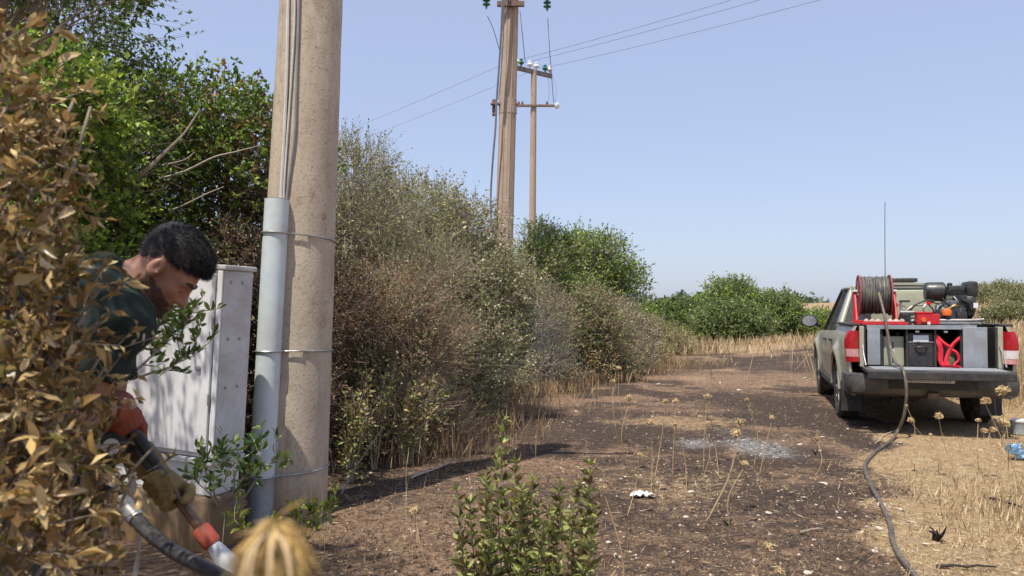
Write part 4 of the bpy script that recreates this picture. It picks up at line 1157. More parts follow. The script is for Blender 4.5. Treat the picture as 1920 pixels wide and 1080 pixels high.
def cone(P, a, b, ra, rb):
    a = np.asarray(a, np.float32); b = np.asarray(b, np.float32); d = b - a
    t = np.clip(((P - a) @ d) / float(d @ d), 0, 1)
    return np.linalg.norm(P - a - t[..., None] * d, axis=-1) - (ra + (rb - ra) * t)
def ell(P, c, r, R=None):
    q = P - np.asarray(c, np.float32)
    if R is not None: q = q @ R.astype(np.float32)
    r = np.asarray(r, np.float32); k0 = np.linalg.norm(q / r, axis=-1); k1 = np.linalg.norm(q / (r * r), axis=-1)
    return k0 * (k0 - 1) / np.maximum(k1, 1e-6)
def smin(a, b, k):
    h = np.clip(.5 + .5 * (b - a) / k, 0, 1)
    return b + (a - b) * h - k * h * (1 - h)
def smax(a, b, k): return -smin(-a, -b, k)

HS = .84
HO = at(309, 505, 2.10)                                            # midpoint between the ears
pt, yw = math.radians(50), math.radians(10)
fw = np.array([math.cos(pt) * math.cos(yw), math.cos(pt) * math.sin(yw), -math.sin(pt)])
upv = np.array([math.sin(pt) * math.cos(yw), math.sin(pt) * math.sin(yw), math.cos(pt)])
lf = np.cross(upv, fw)
HR = np.stack([fw, lf, upv], 1)                                    # columns: local axes in the world
def hl(p): return HO + HR @ (np.asarray(p, float) * HS)
SR, SL = at(222, 604, 1.985), at(216, 570, 2.33)
ER, EL = at(146, 778, 1.945), at(200, 792, 2.40)
GR, GL = at(240, 782, 2.15), at(322, 912, 2.13)                  # grip centres
WRr = at(222, 762, 2.105); WLl = at(276, 868, 2.19)
NB = hl((-.060, 0, -.165))
HIP = NB + np.array([-.40, .03, -.42])
KR = np.array([-1.33, HIP[1] - .12, .50]); KL = np.array([-1.36, HIP[1] + .14, .50])
FR = np.array([-1.50, HIP[1] - .13, .09]); FL = np.array([-1.42, HIP[1] + .16, .09])
def head_field(P):
    q = (P - HO.astype(np.float32)) @ HR.astype(np.float32) / np.float32(HS)
    f = ell(q, (-.012, 0, .048), (.100, .077, .088))
    f = smin(f, ell(q, (.030, 0, -.010), (.070, .064, .085)), .03)
    f = smin(f, ell(q, (.045, 0, -.066), (.050, .050, .050)), .03)          # jaw
    f = smin(f, cone(q, (.0, .05, -.05), (.075, .014, -.098), .018, .016), .02)
    f = smin(f, cone(q, (.0, -.05, -.05), (.075, -.014, -.098), .018, .016), .02)
    f = smin(f, ell(q, (.088, 0, -.100), (.016, .020, .015)), .014)          # chin
    for s in (-1, 1):
        f = smin(f, ell(q, (.062, s * .038, -.022), (.028, .022, .022)), .02)   # cheekbone
        f = smin(f, cone(q, (.090, s * .012, .026), (.078, s * .048, .022), .010, .009), .014)   # brow
        f = smax(f, -ell(q, (.107, s * .032, .004), (.020, .017, .012)), .012)  # eye socket
        f = smin(f, ell(q, (.079, s * .031, .003), (.012, .0125, .0115)), .003)
    f = smin(f, cone(q, (.094, 0, .014), (.117, 0, -.030), .009, .0125), .012)   # nose
    for s in (-1, 1): f = smin(f, ell(q, (.106, s * .011, -.034), (.010, .008, .008)), .006)
    f = smin(f, ell(q, (.098, 0, -.062), (.009, .021, .0055)), .007)             # lips
    f = smin(f, ell(q, (.096, 0, -.073), (.009, .018, .006)), .007)
    for s in (-1, 1):                                                           # ears
        e = ell(q, (-.006, s * .083, -.002), (.023, .011, .036))
        e = smax(e, -ell(q, (.000, s * .095, .002), (.013, .009, .024)), .004)
        f = smin(f, e, .006)
    f = smin(f, cone(q, (-.022, 0, -.03), (-.060, 0, -.165), .056, .060), .03)   # neck
    f = smin(f, cone(q, (.020, .022, -.07), (-.03, .02, -.17), .030, .035), .03)
    f = smin(f, cone(q, (.020, -.022, -.07), (-.03, -.02, -.17), .030, .035), .03)
    return f * HS
def torso_field(P):
    f = cone(P, SR + [-.01, .02, 0], SL + [-.01, -.02, 0], .062, .062)
    sp = unit(HIP - NB)
    for s in (-1, 1):
        o_ = np.array([0, s * .075, 0])
        f = smin(f, cone(P, NB + sp * .07 + o_, NB + sp * .30 + o_, .100, .108), .06)
        f = smin(f, cone(P, NB + sp * .30 + o_, HIP + o_, .105, .115), .06)
    f = smin(f, cone(P, NB, SR, .05, .05), .05); f = smin(f, cone(P, NB, SL, .05, .05), .05)
    return f
def arm_up(P, s, e): return smin(cone(P, s, s + (e - s) * .35, .058, .054), cone(P, s + (e - s) * .35, e, .054, .041), .02)
def arm_lo(P, e, w): return smin(cone(P, e, e + (w - e) * .35, .041, .044), cone(P, e + (w - e) * .35, w, .044, .029), .02)
g_ = SDF((-1.62, 1.76, .86), (-.78, 2.60, 1.72), .0065)
Pp = g_.P
hf = head_field(Pp); tf = torso_field(Pp)
ar = smin(arm_up(Pp, SR, ER), arm_lo(Pp, ER, WRr), .02); al = smin(arm_up(Pp, SL, EL), arm_lo(Pp, EL, WLl), .02)
body = smin(smin(hf, tf, .03), smin(ar, al, .001), .035)
def finish(name, V, Q, mat, parent, base, smooth_it=0):
    me_ = np_mesh(name, V - base, Q, None, 4)
    o_ = link(name, me_, mat, parent, smooth=True)
    return o_
def skin_mat():
    m, n, l, b = new_mat('skin')
    v = coords(n)
    c = ramp(n, l, noise(n, l, 26, 6, .65, v), [(.3, (.24, .115, .075)), (.7, (.36, .185, .125))])
    l.new(c, b.inputs['Base Color']); b.inputs['Roughness'].default_value = .5
    b.inputs['Subsurface Weight'].default_value = .12
    b.inputs['Subsurface Radius'].default_value = (.01, .004, .002)
    bump(n, l, b, noise(n, l, 260, 4, .6, v), .15, .001)
    return m
M['skin'] = skin_mat()
M['hair'] = speckled('dark_hair', (.008, .007, .007), (.022, .018, .017), 60, .5, 0, .6, None, .3, 220)
M['beard'] = speckled('dark_beard', (.055, .030, .021), (.15, .082, .058), 220, .8, 0, .6, None, .3, 300)
M['shirt'] = speckled('dark_green_jersey', (.0028, .011, .008), (.005, .018, .013), 18, .9, 0, .35, (.010, .02, .015), .2, 260)
M['trousers'] = speckled('dark_trousers', (.035, .038, .03), (.06, .062, .05), 18, .9, 0, .4, None, .3, 200)
M['boot'] = speckled('boot_leather', (.02, .018, .016), (.04, .035, .03), 20, .6, 0, .3)
M['glove_red'] = speckled('rust_red_glove', (.19, .035, .018), (.31, .075, .038), 20, .8, 0, .5, (.12, .06, .04), .4, 160)
M['glove_tan'] = speckled('tan_glove', (.17, .115, .035), (.30, .215, .075), 20, .85, 0, .5, (.08, .05, .03), .4, 160)
pbase = np.array([HIP[0] - .04, HIP[1], 0.0])
man = tag(empty('person', pbase), 'man in dark green t-shirt bending forward with a spray lance beside the cabinet', 'person')
V, Q = surface_nets(body, g_.org, g_.h)
finish('body', V, Q, 'skin', man, pbase)
# t-shirt: offset of torso and upper arms, open at neck, sleeve ends, waist
fold = .004 * np.sin(Pp[..., 0] * 46 + Pp[..., 2] * 38 + 3 * np.sin(Pp[..., 1] * 20)) + .003 * np.sin(Pp[..., 2] * 71 - Pp[..., 0] * 33 + Pp[..., 1] * 40)
slv = SR + (ER - SR) * .60; sll = SL + (EL - SL) * .60
def half(P, p, nrm): return (P - np.asarray(p, np.float32)) @ unit(nrm).astype(np.float32)
aru = smax(cone(Pp, SR, ER, .072, .066), half(Pp, slv, ER - SR), .004)
alu_ = smax(cone(Pp, SL, EL, .072, .066), half(Pp, sll, EL - SL), .004)
sh_f = smin(tf - .014, smin(aru, alu_, .001), .035)
neckb = smax(cone(Pp, hl((-.04, 0, -.09)), NB - unit(hl((-.02, 0, -.08)) - NB) * .05, .064, .084), half(Pp, hl((-.050, 0, -.135)), hl((0.55, 0, 1.0)) - HO), .004)
sh_f = smin(sh_f, neckb, .03) + fold
V, Q = surface_nets(sh_f.astype(np.float32), g_.org, g_.h)
ts = finish('t_shirt', V, Q, 'shirt', man, pbase)
# collar ring
cth = np.linspace(0, 2 * math.pi, 41)
cc0 = hl((-.052, 0, -.134)); ca1 = unit(hl((1.0, 0, -.55)) - HO); ca2 = lf
cp = np.array([cc0 + .066 * (math.cos(t) * ca1 * 1.06 + math.sin(t) * ca2) for t in cth])
MB().tube(cp - pbase, .0075, 8, False).build('collar', 'shirt', ts, True)
# hair and beard on a fine grid around the head
gh = SDF(HO - .19, HO + .17, .0042)
q = (gh.P - HO.astype(np.float32)) @ HR.astype(np.float32) / np.float32(HS)
hd = head_field(gh.P)
nz = .0008 * np.sin(q[..., 0] * 210 + 2 * np.sin(q[..., 1] * 150)) * np.sin(q[..., 1] * 190 + q[..., 2] * 120)
line = q[..., 2] - (.030 + .55 * np.clip(q[..., 0], 0, 1) - .75 * np.clip(-q[..., 0] - .005, 0, .1))           # hairline rises to the brow, falls to the nape
ht = hd - .0012 - .013 * np.clip((q[..., 2] - .035) / .09, 0, 1) - .005 * np.clip(q[..., 0] / .08, 0, 1) + nz
hair = smax(ht, -line + 7 * nz, .003)
ear = np.minimum(ell(q, (-.004, .080, -.002), (.029, .04, .042)), ell(q, (-.004, -.080, -.002), (.029, .04, .042)))
hair = smax(hair, -ear, .006)
hair = smax(hair, -half(gh.P, hl((-.05, 0, -.075)), hl((0.3, 0, 1)) - HO), .01)
V, Q = surface_nets(hair.astype(np.float32), gh.org, gh.h)
ho = finish('hair', V, Q, 'hair', man, pbase)
# short strands standing out of the hair
tri = np.cross(V[Q[:, 1]] - V[Q[:, 0]], V[Q[:, 2]] - V[Q[:, 0]]); cen = V[Q].mean(1); nr = unit(tri)
lc = (cen - HO) @ HR
okm = np.nonzero(lc[:, 2] > -.03)[0]; selh = rng.choice(okm, 14000)
sb = cen[selh] - nr[selh] * .003; sd = unit(nr[selh] * .45 + fw * .7 - upv * .15 + rdir(len(selh)) * .4)
V2, T2 = twigs_arrays(sb, sb + sd * (.008 + .014 * rng.random(len(selh)))[:, None], .0007, .0002)
link('strands', np_mesh('strands', V2 - pbase, T2), 'hair', ho)['kind'] = 'stuff'
bl = -.036 - .34 * np.clip(q[..., 0] - .05, 0, 1)
jaw = smax(hd - .0014 + .5 * nz, q[..., 2] - bl + 5 * nz - .35 * np.clip(.03 - q[..., 0], 0, .05) , .006)
jaw = smax(jaw, -(q[..., 0] + .012 - .10 * (q[..., 2] + .05)), .006)
mouth = ell(q, (.105, 0, -.067), (.02, .020, .008)); nose = ell(q, (.112, 0, -.026), (.03, .02, .022)); eyec = ell(q, (.075, 0, -.022), (.05, .048, .020))
for cut in (mouth, nose, eyec): jaw = smax(jaw, -cut, .006)
jaw = smax(jaw, -(q[..., 2] + .130), .006)
V, Q = surface_nets(jaw.astype(np.float32), gh.org, gh.h)
bo_ = finish('beard', V, Q, 'beard', man, pbase)
cen = V[Q].mean(1); nr = unit(np.cross(V[Q[:, 1]] - V[Q[:, 0]], V[Q[:, 2]] - V[Q[:, 0]])); selb = rng.integers(0, len(cen), 3500)
V2, T2 = twigs_arrays(cen[selb], cen[selb] + unit(nr[selb] - upv * .8 + rdir(len(selb)) * .5) * (.004 + .006 * rng.random(len(selb)))[:, None], .0006, .0002)
link('bristles', np_mesh('bristles', V2 - pbase, T2), 'beard', bo_)['kind'] = 'stuff'
eyebrow = MB()
for s in (-1, 1):
    eyebrow = MB().tube([np.array(hl(p)) - pbase for p in ((.100, s * .012, .027), (.097, s * .030, .033), (.082, s * .050, .027))], [.0045, .005, .003], 6).build('eyebrow', 'hair', man, True)
    MB().tube([np.array(hl(p)) - pbase for p in ((.0925, s * .020, -.0045), (.0925, s * .031, -.0065), (.0865, s * .043, -.0045))], [.0012, .0018, .0012], 5).build('eyelash', 'hair', man, True)
# trousers, belt and boots
gt = SDF((HIP[0] - .30, HIP[1] - .40, .06), (HIP[0] + .40, HIP[1] + .42, HIP[2] + .22), .012)
Pt = gt.P
tr_ = cone(Pt, HIP + [0, -.07, 0], HIP + [0, .07, 0], .135, .135)
tr_ = smin(tr_, cone(Pt, HIP + [.09, -.06, .10], HIP + [.09, .06, .10], .118, .118), .05)
for s, k_, f_ in ((-1, KR, FR), (1, KL, FL)):
    leg = smin(cone(Pt, HIP + [.02, s * .085, -.03], k_, .100, .070), cone(Pt, k_, f_ + [0, 0, .06], .070, .062), .03)
    tr_ = smin(tr_, leg, .03)
tr_ = tr_ + .005 * np.sin(Pt[..., 2] * 55 + 3 * np.sin(Pt[..., 0] * 22 + Pt[..., 1] * 17))
V, Q = surface_nets(tr_.astype(np.float32), gt.org, gt.h)
finish('trousers', V, Q, 'trousers', man, pbase)
for f_ in (FR, FL):
    gb = SDF(f_ + [-.14, -.09, -.10], f_ + [.26, .09, .16], .009)
    z0_ = float(H(f_[0], f_[1]))
    bf = smin(cone(gb.P, f_ + [0, 0, .12], f_ + [-.01, 0, -.03], .062, .060), cone(gb.P, f_ + [-.02, 0, -.045], f_ + [.17, -.01, -.05], .052, .045), .03)
    bf = smax(bf, -(gb.P[..., 2] - z0_), .006)
    V, Q = surface_nets(bf.astype(np.float32), gb.org, gb.h); finish('boot', V, Q, 'boot', man, pbase)
# gloves closed round the lance
LA = at(228, 796, 2.16); LB = at(440, 1075, 2.07); ldir = unit(LB - LA)
def on_lance(p): return LA + ldir * float((np.asarray(p) - LA) @ ldir)
def glove(center, wrist, elbow, mat, side, rl_=.020, scale=1.0):
    c = on_lance(center); lo = np.minimum(c, wrist) - .11; hi = np.maximum(c, wrist) + .11
    gg = SDF(lo, hi, .0042); P_ = gg.P
    pn = unit((wrist - c) - ldir * float((wrist - c) @ ldir)); tn = np.cross(ldir, pn) * side
    R_ = rl_ + .0125 * scale
    def ring(ang, s_, extra=0): return c + ldir * s_ + (pn * math.cos(ang) + tn * math.sin(ang)) * (R_ + extra)
    f = ell(P_, c + pn * (rl_ + .022) - tn * .004, (.047, .021, .040), np.stack([ldir, pn, tn], 1))
    f = smin(f, cone(P_, c + pn * (rl_ + .03), wrist, .032, .036), .03)
    f = smin(f, cone(P_, wrist, wrist + unit(elbow - wrist) * .07, .038, .047), .02)      # cuff
    f = smax(f, half(P_, wrist + unit(elbow - wrist) * .062, elbow - wrist), .004)
    for i, s_ in enumerate((-.036, -.012, .012, .035)):
        k_ = (.92, 1.0, .97, .82)[i]; r_ = (.0118, .0125, .0122, .0108)[i] * scale
        a = [ring(.55, s_, .006), ring(1.45, s_ * 1.02, .004), ring(2.45 * k_, s_ * 1.03), ring(3.35 * k_, s_ * 1.0)]
        fg = cone(P_, a[0], a[1], r_ * 1.1, r_ * 1.02)
        fg = smin(fg, cone(P_, a[1], a[2], r_ * 1.02, r_ * .97), .004); fg = smin(fg, cone(P_, a[2], a[3], r_ * .97, r_ * .88), .004)
        f = smin(f, fg, .005)
    t0 = c + pn * (rl_ + .022) - tn * .03 + ldir * .012; t1 = ring(-1.5, .035, .004); t2 = ring(-2.3, .056, .0); t3 = ring(-3.0, .062, .0)
    fg = smin(smin(cone(P_, t0, t1, .0165, .0145), cone(P_, t1, t2, .0145, .0135), .004), cone(P_, t2, t3, .0135, .0115), .004)
    f = smin(f, fg, .008)
    f = f + .0012 * np.sin(P_[..., 0] * 260 + P_[..., 2] * 190) * np.sin(P_[..., 1] * 230)
    V, Q = surface_nets(f.astype(np.float32), gg.org, gg.h)
    return finish('glove', V, Q, mat, man, pbase)
g1 = glove(GR, WRr, ER, 'glove_red', 1); g1['label'] = 'rust red work glove on the rear grip'
g2 = glove(GL, WLl, EL, 'glove_tan', -1, .020, 1.1); g2['label'] = 'tan leather glove on the front of the lance'
wp = WRr + unit(ER - WRr) * .10
MB().tube([wp - pbase - unit(ER - WRr) * .014, wp - pbase + unit(ER - WRr) * .014], .044, 18).build('watch_strap', 'boot', man, True)

# spray lance held by the man
lan = tag(empty('spray_lance', LA), 'spray lance with red collar and pale cone nozzle held by the man', 'spray lance')
LL = float(np.linalg.norm(LB - LA))
def la(t, off=(0, 0, 0)): return ldir * t + np.array(off)
tr0 = float((on_lance(at(393, 1003, 2.09)) - LA) @ ldir)
MB().tube([la(-.08), la(.0), la(tr0 - .19)], [.019, .020, .019], 14).build('handle_tube', 'plastic', lan, True)
MB().tube([la(tr0 - .19), la(tr0 - .03)], [.0135, .0135], 14).build('barrel', speckled('lance_barrel', (.12, .07, .04), (.2, .12, .07), 20, .35, .5, .05), lan, True)
MB().tube([la(tr0 - .032), la(tr0 - .026), la(tr0 + .018), la(tr0 + .026)], [.020, .0245, .0245, .020], 18).build('collar', speckled('scuffed_red', (.34, .03, .015), (.48, .06, .03), 24, .55, 0, .15, (.2, .1, .06), .4), lan, True)
MB().tube([la(tr0 + .026), la(tr0 + .05), la(tr0 + .12), la(tr0 + .16)], [.017, .022, .033, .036], 20).build('nozzle_cone', speckled('nozzle_plastic', (.27, .30, .33), (.38, .41, .44), 10, .45, 0, .03, (.22, .18, .14), .35), lan, True)
MB().tube([la(.03, (.0, -.015, .02)), la(.10, (.0, -.02, .045)), la(.17, (0, -.015, .03))], [.012, .014, .012], 10).build('trigger_bow', 'plastic', lan, True)
bkt = la(.02) + np.array([-.01, -.035, -.035])
MB().lathe([(.02, -.02), (.036, -.016), (.040, 0), (.036, .016), (.02, .02)], bkt, 'y', 18).build('valve_knob', 'plastic', lan, True)
MB().lathe([(.006, -.026), (.022, -.024), (.022, -.020)], bkt, 'y', 16).build('valve_disc', 'white_plastic', lan, True)
# black hose running from the lance down past the camera
hb = [at(80, 900, 2.2), at(150, 905, 2.1), at(222, 935, 2.0), at(265, 985, 1.93), at(320, 1030, 1.85), at(400, 1074, 1.78), at(500, 1130, 1.72), at(600, 1240, 1.75), at(640, 1500, 1.9)]
hb = [np.asarray(p) for p in hb]; hb[-1][2] = .03
hb.append(np.array([hb[-1][0] + .5, hb[-1][1] + .35, .03])); hb.append(np.array([hb[-1][0] + 1.4, hb[-1][1] + .2, .03]))
back = [np.array([-1.62, 2.35, .06]), np.array([-1.40, 2.30, .45])]
Pc = curve_pts(back + hb, 80)
o = MB().tube(Pc - Pc[0], .0165, 10).build('lance_hose', speckled('wet_black_hose', (.018, .018, .019), (.05, .05, .052), 24, .35, 0, .15, (.16, .14, .11), .3), None, True, Pc[0])
tag(o, 'thick wet black hose sloping down below the gloves in the lower left', 'hose')
MB().tube([np.asarray(at(228, 940, 1.99)) - Pc[0], np.asarray(at(258, 975, 1.945)) - Pc[0]], .0215, 12).build('coupling', 'galv', o, True)

# ------------------------------------------------------------------ withered shrub in the foreground: single leaves
def big_leaf(name, L=1.0, W=.34, curl=.3, fold=.25, seed=0):
    g = np.random.default_rng(seed); n_ = 5
    t = np.linspace(0, 1, n_); w = W * .5 * np.sin(np.pi * np.clip(t * .93 + .03, 0, 1)) ** .8
    V = []
    for i in range(n_):
        z = -curl * t[i] ** 2 + .04 * math.sin(t[i] * 7 + seed)
        V += [(L * t[i], -w[i], z + fold * w[i] + g.normal(0, .012)), (L * t[i], 0, z), (L * t[i], w[i], z + fold * w[i] + g.normal(0, .012))]
    Fq = []
    for i in range(n_ - 1):
        for j in (0, 1): Fq.append((i * 3 + j, (i + 1) * 3 + j, (i + 1) * 3 + j + 1, i * 3 + j + 1))
    me_ = bpy.data.meshes.new(name); me_.from_pydata(V, [], Fq); me_.update()
    me_.polygons.foreach_set('use_smooth', np.ones(len(me_.polygons), bool))
    return me_
def place_leaves(parent, B, D, L, meshes, nrm=None, name='leaf'):
    """every leaf an object of its own, sharing mesh data"""
    base = np.array(parent.location)
    for i in range(len(B)):
        o = bpy.data.objects.new(name, meshes[i % len(meshes)])
        C.objects.link(o); o.parent = parent
        x = Vector(D[i]).normalized()
        u = Vector(nrm[i] if nrm is not None else rdir(1, .5)[0])
        y = u.cross(x).normalized(); z = x.cross(y)
        R = Matrix((x, y, z)).transposed().to_4x4()
        o.matrix_local = Matrix.Translation(Vector(B[i] - base)) @ R @ Matrix.Scale(float(L[i]), 4)
def proj(P):
    d = P[:, 1] * math.cos(PITCH) + (P[:, 2] - CAMH) * math.sin(PITCH)
    u = -P[:, 1] * math.sin(PITCH) + (P[:, 2] - CAMH) * math.cos(PITCH)
    return 960 + F * P[:, 0] / d, 540 - F * u / d, d
M['dryleaf_obj'] = leafobj_mat('withered_leaf', [(0, (.13, .08, .028)), (.12, (.16, .16, .035)), (.25, (.27, .165, .055)), (.5, (.43, .275, .10)), (.8, (.60, .43, .19)), (1, (.76, .63, .38))], .32, .28)
dl = [big_leaf('withered_leaf', 1, .26 + .07 * (i % 4), .10 + .17 * (i % 4), .1 + .35 * (i % 3), i) for i in range(12)]
for m_ in dl: m_.materials.append(M['dryleaf_obj'])
ds = tag(empty('withered_shrub', (-1.25, 1.45, 0)), 'golden brown withered shrub with dry oval leaves along the left edge', 'shrub')
# right outline of the shrub in the photo, turned into sprig volumes at their distances
cl = []
for px, py, d, r in ((-40, 110, 1.5, .09), (0, 120, 1.4, .05), (15, 200, 1.4, .07), (70, 215, 1.5, .05), (140, 185, 1.6, .035), (170, 200, 1.62, .02), (-10, 280, 1.35, .10), (60, 310, 1.45, .06), (120, 350, 1.55, .045), (10, 390, 1.35, .09), (80, 420, 1.45, .065), (135, 410, 1.55, .03), (-40, 500, 1.35, .10),
                     (20, 540, 1.35, .09), (100, 570, 1.45, .065), (170, 575, 1.5, .035), (200, 590, 1.52, .018), (60, 640, 1.4, .08), (130, 645, 1.5, .045), (-20, 690, 1.3, .11), (60, 740, 1.4, .09), (140, 760, 1.5, .055), (185, 745, 1.55, .025), (0, 830, 1.3, .10),
                     (90, 840, 1.4, .08), (160, 850, 1.5, .045), (205, 885, 1.6, .028), (255, 885, 1.66, .03), (20, 940, 1.25, .10), (110, 940, 1.4, .07), (0, 1030, 1.2, .11), (90, 1050, 1.3, .08), (160, 1030, 1.5, .04),
                     (-230, 650, 1.6, .2), (-230, 900, 1.5, .22), (288, 838, 1.75, .015), (205, 640, 1.55, .028), (195, 690, 1.55, .03), (215, 735, 1.6, .022), (150, 520, 1.5, .04), (190, 540, 1.52, .02)):
    p = at(px, py, d); cl.append((*p, r, r * 1.2, r))
cl += [(-1.15, 1.0, 1.42, .22, .22, .2), (-1.32, 1.15, 1.68, .2, .2, .2), (-1.05, .85, 1.15, .2, .2, .2), (-1.25, .95, 1.0, .22, .22, .2)]      # unseen clumps added left and behind to shade the lower leaves
cl = np.array(cl)
A_, B_, lb_, ld_, kk = crown_arrays(cl, 2300, 6, .062, .85, .25, .2)
L_ = .016 + .024 * rng.random(len(lb_)) ** 1.3
X_, Y_, d_ = proj(lb_)
vis = (X_ > -20) & (X_ < 330) & (Y_ > 0) & (Y_ < 1090)
# the 300 leaves that show largest: frontmost ones in view
score = np.where(vis, L_ / d_ * (1 + .25 * rng.random(len(d_))), -1)
# nearest leaf in each small patch of the view counts first
cellid = (np.clip(X_ // 26, -1, 20) * 100 + np.clip(Y_ // 26, -1, 60)).astype(int)
order = np.argsort(d_); seen = {}; first = np.zeros(len(d_), bool)
for i in order:
    if vis[i] and seen.get(cellid[i], 0) < 1: seen[cellid[i]] = seen.get(cellid[i], 0) + 1; first[i] = True
pool = np.nonzero(first)[0]; pool = pool[np.argsort(-score[pool])][:300]
place_leaves(ds, lb_[pool], ld_[pool], L_[pool] * 1.12, dl)
rest = np.setdiff1d(np.arange(len(lb_)), pool)
bs_ = np.array(ds.location)
# the remaining leaves, joined
DRYP = [(.21, .13, .045), (.37, .24, .085), (.52, .36, .14), (.66, .50, .24), (.14, .09, .03), (.20, .17, .05)]
link('leaf_mass', leaves_mesh('leaf_mass', lb_[rest] - bs_, ld_[rest], L_[rest], L_[rest] * .19, pick(DRYP, len(rest)), .3), 'dry', ds)['kind'] = 'stuff'
st = MB()
for c in cl:
    st.tube(branch_path(bs_ + [rng.normal(0, .06), rng.normal(0, .06), -.03], c[:3], 8, .08) - bs_, np.linspace(.014, .003, 8), 5)
SV = np.array(st.v); ST = np.array([(f_[0], f_[q_], f_[q_ + 1]) for f_ in st.f for q_ in range(1, len(f_) - 1)])
V1, T1 = twigs_arrays(A_ - bs_, B_ - bs_, .0016)
link('stems', np_mesh('stems', np.concatenate([SV, V1]), np.concatenate([ST, T1 + len(SV)])), 'bark', ds)

# ------------------------------------------------------------------ leafy sprigs with single leaves
def obj_sprig(name, label, cat, base, stems, nleaf, L, mats, meshes_w=.36, stem_r=.006, spread=.8, upb=.4, tmin=.35, stem_mat='bark_pale', sub=5, subL=.14):
    """stems: list of control point lists (world)"""
    base = np.asarray(base, float); root = tag(empty(name, base), label, cat)
    ms = [big_leaf('leaf', 1, meshes_w, .15 + .1 * (i % 3), .3, 20 + i) for i in range(5)]
    for m_ in ms: m_.materials.append(mats)
    sb_ = MB(); pts = []; dirs = []
    for sctl in stems:
        P = curve_pts(sctl, 18); sb_.tube(P - base, np.linspace(stem_r, stem_r * .3, len(P)), 5)
        T_ = unit(np.gradient(P, axis=0))
        for k in range(sub):
            t = tmin + (1 - tmin) * (k + rng.random()) / sub; i = min(len(P) - 1, int(t * (len(P) - 1)))
            dd = unit(T_[i] * .7 + rdir(1, upb)[0] * .8); q = P[i] + dd * subL * (.5 + .8 * rng.random())
            sb_.tube(np.array([P[i], (P[i] + q) / 2 + rng.normal(0, .006, 3), q]) - base, [stem_r * .4, stem_r * .3, stem_r * .15], 4)
            for _ in range(8):
                s_ = rng.random() ** .7; pts.append(P[i] + (q - P[i]) * s_); dirs.append(unit(dd * .5 + rdir(1, upb)[0] * spread))
        for _ in range(14):
            t = 1 - (1 - tmin) * rng.random() ** 1.5; i = min(len(P) - 1, int(t * (len(P) - 1)))
            pts.append(P[i]); dirs.append(unit(T_[i] * .5 + rdir(1, upb)[0] * spread))
    pts = np.array(pts); dirs = np.array(dirs)
    if len(pts) > nleaf:
        s_ = rng.choice(len(pts), nleaf, replace=False); pts = pts[s_]; dirs = dirs[s_]
    place_leaves(root, pts, dirs, L * (.65 + .6 * rng.random(len(pts))), ms)
    sb_.build('stem', stem_mat, root, True)
    return root
M['green_obj'] = leafobj_mat('fresh_leaf', [(0, (.05, .105, .02)), (.4, (.12, .20, .032)), (.75, (.21, .30, .05)), (1, (.34, .42, .10))], .42, .35)
M['yellow_obj'] = leafobj_mat('yellow_green_leaf', [(0, (.10, .15, .02)), (.5, (.26, .31, .045)), (1, (.42, .42, .08))], .42, .35)
M['weed_obj'] = leafobj_mat('weed_leaf', [(0, (.15, .10, .045)), (.2, (.17, .165, .05)), (.55, (.33, .38, .12)), (1, (.55, .57, .24))], .5, .45)
b0 = np.array([-1.62, 3.35, 0.0])
s1 = [[b0, b0 + [.1, -.05, .6], at(180, 742, 2.9), at(230, 712, 2.75), at(285, 668, 2.7), at(330, 620, 2.7), at(362, 592, 2.7)],
      [b0, b0 + [.1, -.05, .55], at(190, 740, 2.9), at(250, 700, 2.75), at(300, 650, 2.7), at(335, 600, 2.75), at(350, 578, 2.75)],
      [b0, b0 + [.1, -.05, .5], at(200, 745, 2.9), at(265, 706, 2.75), at(320, 688, 2.7), at(350, 666, 2.7), at(375, 655, 2.7)],
      [b0, b0 + [.1, -.05, .6], at(185, 730, 2.9), at(230, 690, 2.8), at(275, 640, 2.75), at(300, 610, 2.75), at(318, 590, 2.75)]]
obj_sprig('leafy_branch', 'slim green branch reaching in front of the cabinet under the man\'s chin', 'branch', b0, s1, 300, .036, M['green_obj'], .38, .007, .8, .6, .62, sub=9, subL=.10)
b1 = gat(420, 985)
s2 = [[b1, b1 + [.0, -.05, .18], at(430, 880, 4.6), at(470, 850, 4.55), at(495, 826, 4.5)], [b1, b1 + [.05, -.05, .15], at(460, 892, 4.6), at(505, 870, 4.55), at(535, 862, 4.5)], [b1, at(400, 920, 4.7), at(385, 880, 4.6), at(380, 855, 4.55)],
      [b1, at(440, 905, 4.6), at(425, 872, 4.55), at(410, 850, 4.5)], [b1, at(480, 900, 4.6), at(490, 865, 4.5), at(480, 838, 4.5)], [b1, at(400, 935, 4.6), at(370, 905, 4.5), at(362, 890, 4.5)]]
obj_sprig('green_sprig', 'bright green leafy sprig growing between cabinet and conduit', 'plant', b1, s2, 300, .058, M['green_obj'], .36, .007, .8, .5, .35, sub=6, subL=.13)
b2_ = gat(575, 1015)
s3 = [[b2_, at(600, 985, 4.75), at(618, 960, 4.7), at(632, 940, 4.7)], [b2_, at(570, 985, 4.7), at(555, 970, 4.7), at(545, 960, 4.7)], [b2_, at(590, 980, 4.7), at(590, 965, 4.7), at(600, 950, 4.7)], [b2_, at(550, 995, 4.7), at(525, 985, 4.7), at(500, 972, 4.7)], [b2_, at(480, 1000, 4.6), at(450, 985, 4.5), at(430, 965, 4.5)]]
obj_sprig('yellow_green_plant', 'low yellow-green plant at the foot of the thick pole', 'plant', b2_, s3, 200, .05, M['yellow_obj'], .5, .005, .8, .6, .25, sub=5, subL=.09)

